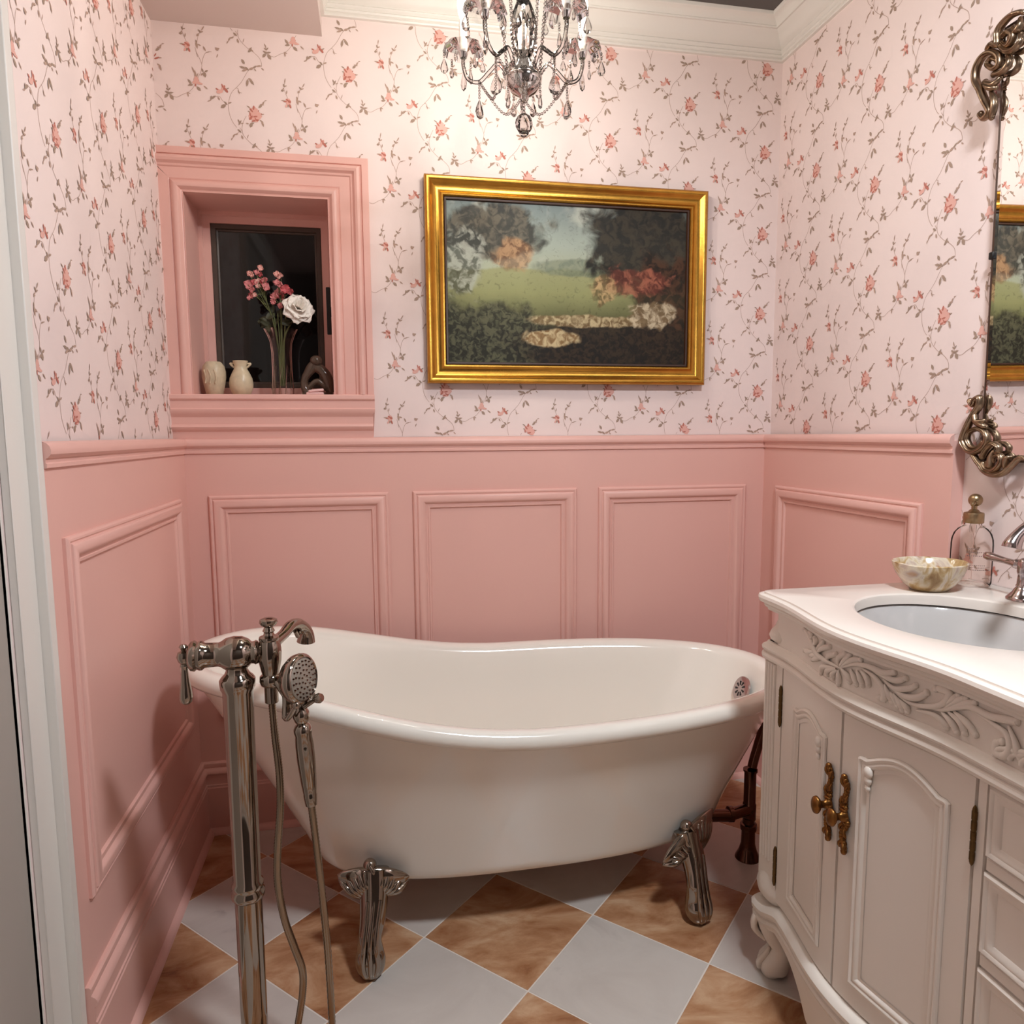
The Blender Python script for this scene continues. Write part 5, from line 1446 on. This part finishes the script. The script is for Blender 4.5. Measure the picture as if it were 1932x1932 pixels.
# ------------------------------------------------------------------ chandelier
CX, CY = 0.923, -0.50
ch = thing('chandelier', (CX, CY, 1.94), 'crystal candle chandelier with hanging glass drops over the tub', 'chandelier')
mb = MB()
mb.lathe([(0.0, 2.020), (0.006, 2.021), (0.009, 2.026), (0.014, 2.030), (0.027, 2.037), (0.037, 2.048), (0.042, 2.060), (0.0435, 2.071), (0.042, 2.074), (0.036, 2.076), (0.028, 2.084), (0.022, 2.096), (0.019, 2.110), (0.014, 2.114)], (CX, CY, 0), seg=40,
         wav=lambda t, h: 1 + (0.03 * math.cos(16 * t) if h > 2.074 else 0))
mb.build('hub_bowl', CHROME, ch, smooth=40)
mb = MB()
mb.lathe([(0.012, 2.112), (0.022, 2.125), (0.030, 2.15), (0.033, 2.18), (0.026, 2.215), (0.016, 2.24), (0.020, 2.255), (0.016, 2.27), (0.013, 2.36), (0.020, 2.39), (0.013, 2.42), (0.009, 2.46)], (CX, CY, 0), seg=14)
mb.build('glass_column', CRYS, ch, smooth=0)
mb = MB()
mb.tube([(CX, CY, 2.02), (CX, CY, 2.63)], 0.004, 10)
ZT = 1.94 + (ZC - 1.879) / 0.915
mb.lathe([(0.050, ZT - 0.001), (0.050, ZT - 0.006), (0.035, ZT - 0.022), (0.010, ZT - 0.030), (0.005, ZT - 0.05)], (CX, CY, 0), seg=28)
mb.build('rod', CHROME, ch, smooth=40)
# shared drop shapes: faceted almond, round pendant, bead
def facet(prof, seg):
    mb = MB(); mb.lathe(prof, (0, 0, 0), seg=seg); return mb
def almond(h, r):
    m_ = facet([(0.0, 0.0), (r * 0.25, -h * 0.10), (r * 0.8, -h * 0.45), (r, -h * 0.68), (r * 0.72, -h * 0.88), (0.0, -h)], 8)
    m_.v = [(x, y * 0.55, z) for x, y, z in m_.v]
    return m_
drop_me = {}
def put(kind, loc, parent, rot=0.0):
    if kind not in drop_me:
        h, r = {'small': (0.026, 0.0075), 'mid': (0.036, 0.0100), 'big': (0.046, 0.0170), 'slim': (0.050, 0.0080)}[kind]
        o = almond(h, r).build('crystal_drop', CRYS, None, smooth=0)
        drop_me[kind] = o.data
    else:
        o = bpy.data.objects.new('crystal_drop', drop_me[kind]); C.objects.link(o)
    o.location = loc; o.rotation_euler = (0, 0, rot)
    attach(o, parent)
    return o
def beads(pts, r, parent, n=None):
    L_ = [math.dist(pts[i], pts[i + 1]) for i in range(len(pts) - 1)]
    tot = sum(L_); n = n or max(2, int(tot / (2.05 * r)))
    mb = MB()
    for k in range(n + 1):
        s = tot * k / n; i = 0
        while i < len(L_) - 1 and s > L_[i]: s -= L_[i]; i += 1
        a, b = Vector(pts[i]), Vector(pts[i + 1])
        mb.ball(a.lerp(b, min(1, s / max(1e-9, L_[i]))), r, 6, 4)
    return mb.build('bead_chain', CRYS, parent, smooth=0)
ARM_R = 0.152
ends = []
for k in range(5):
    a = math.radians(152 + 72 * k)
    dx, dy = math.cos(a), math.sin(a)
    P = lambda r, z, s=0.0: (CX + dx * r - dy * s, CY + dy * r + dx * s, z)
    q = spline([P(0.038, 2.080), P(0.062, 2.112), P(0.085, 2.098), P(0.112, 2.078), P(0.140, 2.088), P(ARM_R, 2.118), P(ARM_R, 2.140)], 6)
    mb = MB(); mb.tube(q, 0.0048, 8)
    arm = mb.build('arm', CRYS, ch, smooth=50)
    mb = MB()
    mb.lathe([(0.008, 2.138), (0.010, 2.143), (0.0115, 2.150)], P(ARM_R, 0), seg=14)
    mb.build('arm_cup', CHROME, ch, smooth=40)
    # scalloped glass umbrella
    mb = MB()
    mb.lathe([(0.010, 2.152), (0.020, 2.166), (0.032, 2.172), (0.043, 2.166), (0.048, 2.150)], P(ARM_R, 0), seg=32, cap=False, wav=lambda t, h: 1 + 0.05 * math.cos(8 * t))
    mb.build('bobeche', CRYS, ch, smooth=30)
    mb = MB()
    mb.lathe([(0.0095, 2.150), (0.0095, 2.225), (0.007, 2.228)], P(ARM_R, 0), seg=18)
    mb.build('candle_sleeve', CANDLE, ch, smooth=40)
    mb = MB()
    mb.lathe([(0.0065, 2.228), (0.011, 2.240), (0.0135, 2.255), (0.012, 2.270), (0.006, 2.290), (0.0, 2.302)], P(ARM_R, 0), seg=16)
    mb.build('bulb', BULBM, ch, smooth=60)
    ld = bpy.data.lights.new('bulb_light', 'POINT'); ld.energy = BULB; ld.color = (1.0, 0.95, 0.86); ld.shadow_soft_size = 0.011
    lo = bpy.data.objects.new('bulb_light', ld); C.objects.link(lo); lo.location = P(ARM_R, 2.316); attach(lo, ch)
    for j in range(6):
        b = 2 * math.pi * j / 6 + 0.3 * k
        e = Vector(P(ARM_R, 2.150)) + Vector((math.cos(b), math.sin(b), 0)) * 0.047
        beads([tuple(e), tuple(e + Vector((0, 0, -0.012)))], 0.0032, ch, 2)
        put('mid' if j % 2 else 'small', e + Vector((0, 0, -0.016)), ch, b)
    # pendant below the elbow of the arm
    e = Vector(P(0.112, 2.072))
    beads([tuple(e), tuple(e + Vector((0, 0, -0.030)))], 0.0034, ch, 4)
    put('big', e + Vector((0, 0, -0.034)), ch, a + 1.57)
    e2 = Vector(P(ARM_R, 2.136))
    beads([tuple(e2), tuple(e2 + Vector((0, 0, -0.02)))], 0.003, ch, 3)
    put('slim', e2 + Vector((0, 0, -0.024)), ch, a)
    ends.append(a)
    # swag of beads from the column down to the arm, and one on to the next arm
    beads(spline([(CX + dx * 0.02, CY + dy * 0.02, 2.40), P(0.055, 2.29), P(0.050, 2.19), P(0.040, 2.085)], 6), 0.0046, ch)
    a2 = a + math.radians(72)
    m_ = a + math.radians(36)
    beads(spline([P(0.112, 2.078), (CX + 0.075 * math.cos(m_), CY + 0.075 * math.sin(m_), 2.015), (CX + 0.112 * math.cos(a2), CY + 0.112 * math.sin(a2), 2.078)], 8), 0.0036, ch)
    e3 = Vector((CX + 0.040 * math.cos(m_), CY + 0.040 * math.sin(m_), 2.052))
    beads([tuple(e3), tuple(e3 + Vector((0, 0, -0.016)))], 0.0034, ch, 2)
    put('mid', e3 + Vector((0, 0, -0.02)), ch, m_ + 1.57)
    e4 = Vector((CX + 0.018 * math.cos(m_), CY + 0.018 * math.sin(m_), 2.126))
    put('mid', e4 + Vector((0.0, 0, 0.10)), ch, m_)
beads([(CX, CY, 2.018), (CX, CY, 1.994)], 0.0042, ch, 3)
mb = MB()
mb.ball((CX, CY, 1.968), 0.0215, 10, 8, sc=(1, 0.8, 1.1))
mb.lathe([(0.010, 1.950), (0.012, 1.946), (0.008, 1.940), (0.0, 1.936)], (CX, CY, 0), seg=8)
mb.build('finial_ball', CRYS, ch, smooth=0)

ch.location = (0.890, -0.65, 1.879); ch.scale = (0.915, 0.915, 0.915)   # built at the origin of its drawing, hung here

# ------------------------------------------------------------------ unseen dome lamp, added behind the viewer to fill the room with light
dl = thing('added_fill_lamp', (1.27, -1.82, ZC), 'added round dome lamp out of view, for fill light', 'lamp')
mb = MB(); mb.lathe([(0.155, ZC - 0.001), (0.155, ZC - 0.018), (0.140, ZC - 0.020)], (1.27, -1.82, 0), seg=36); mb.build('rim', CHROME, dl, smooth=40)
mb = MB(); mb.lathe([(0.138, ZC - 0.020), (0.130, ZC - 0.045), (0.10, ZC - 0.068), (0.05, ZC - 0.082), (0.0, ZC - 0.086)], (1.27, -1.82, 0), seg=36); mb.build('dome', DOME, dl, smooth=60)
ld = bpy.data.lights.new('fill_light', 'AREA'); ld.shape = 'DISK'; ld.size = 0.26; ld.energy = FILL_LAMP; ld.color = (0.92, 1.0, 1.07)
lo = bpy.data.objects.new('fill_light', ld); C.objects.link(lo); lo.location = (1.27, -1.82, ZC - 0.092); attach(lo, dl)
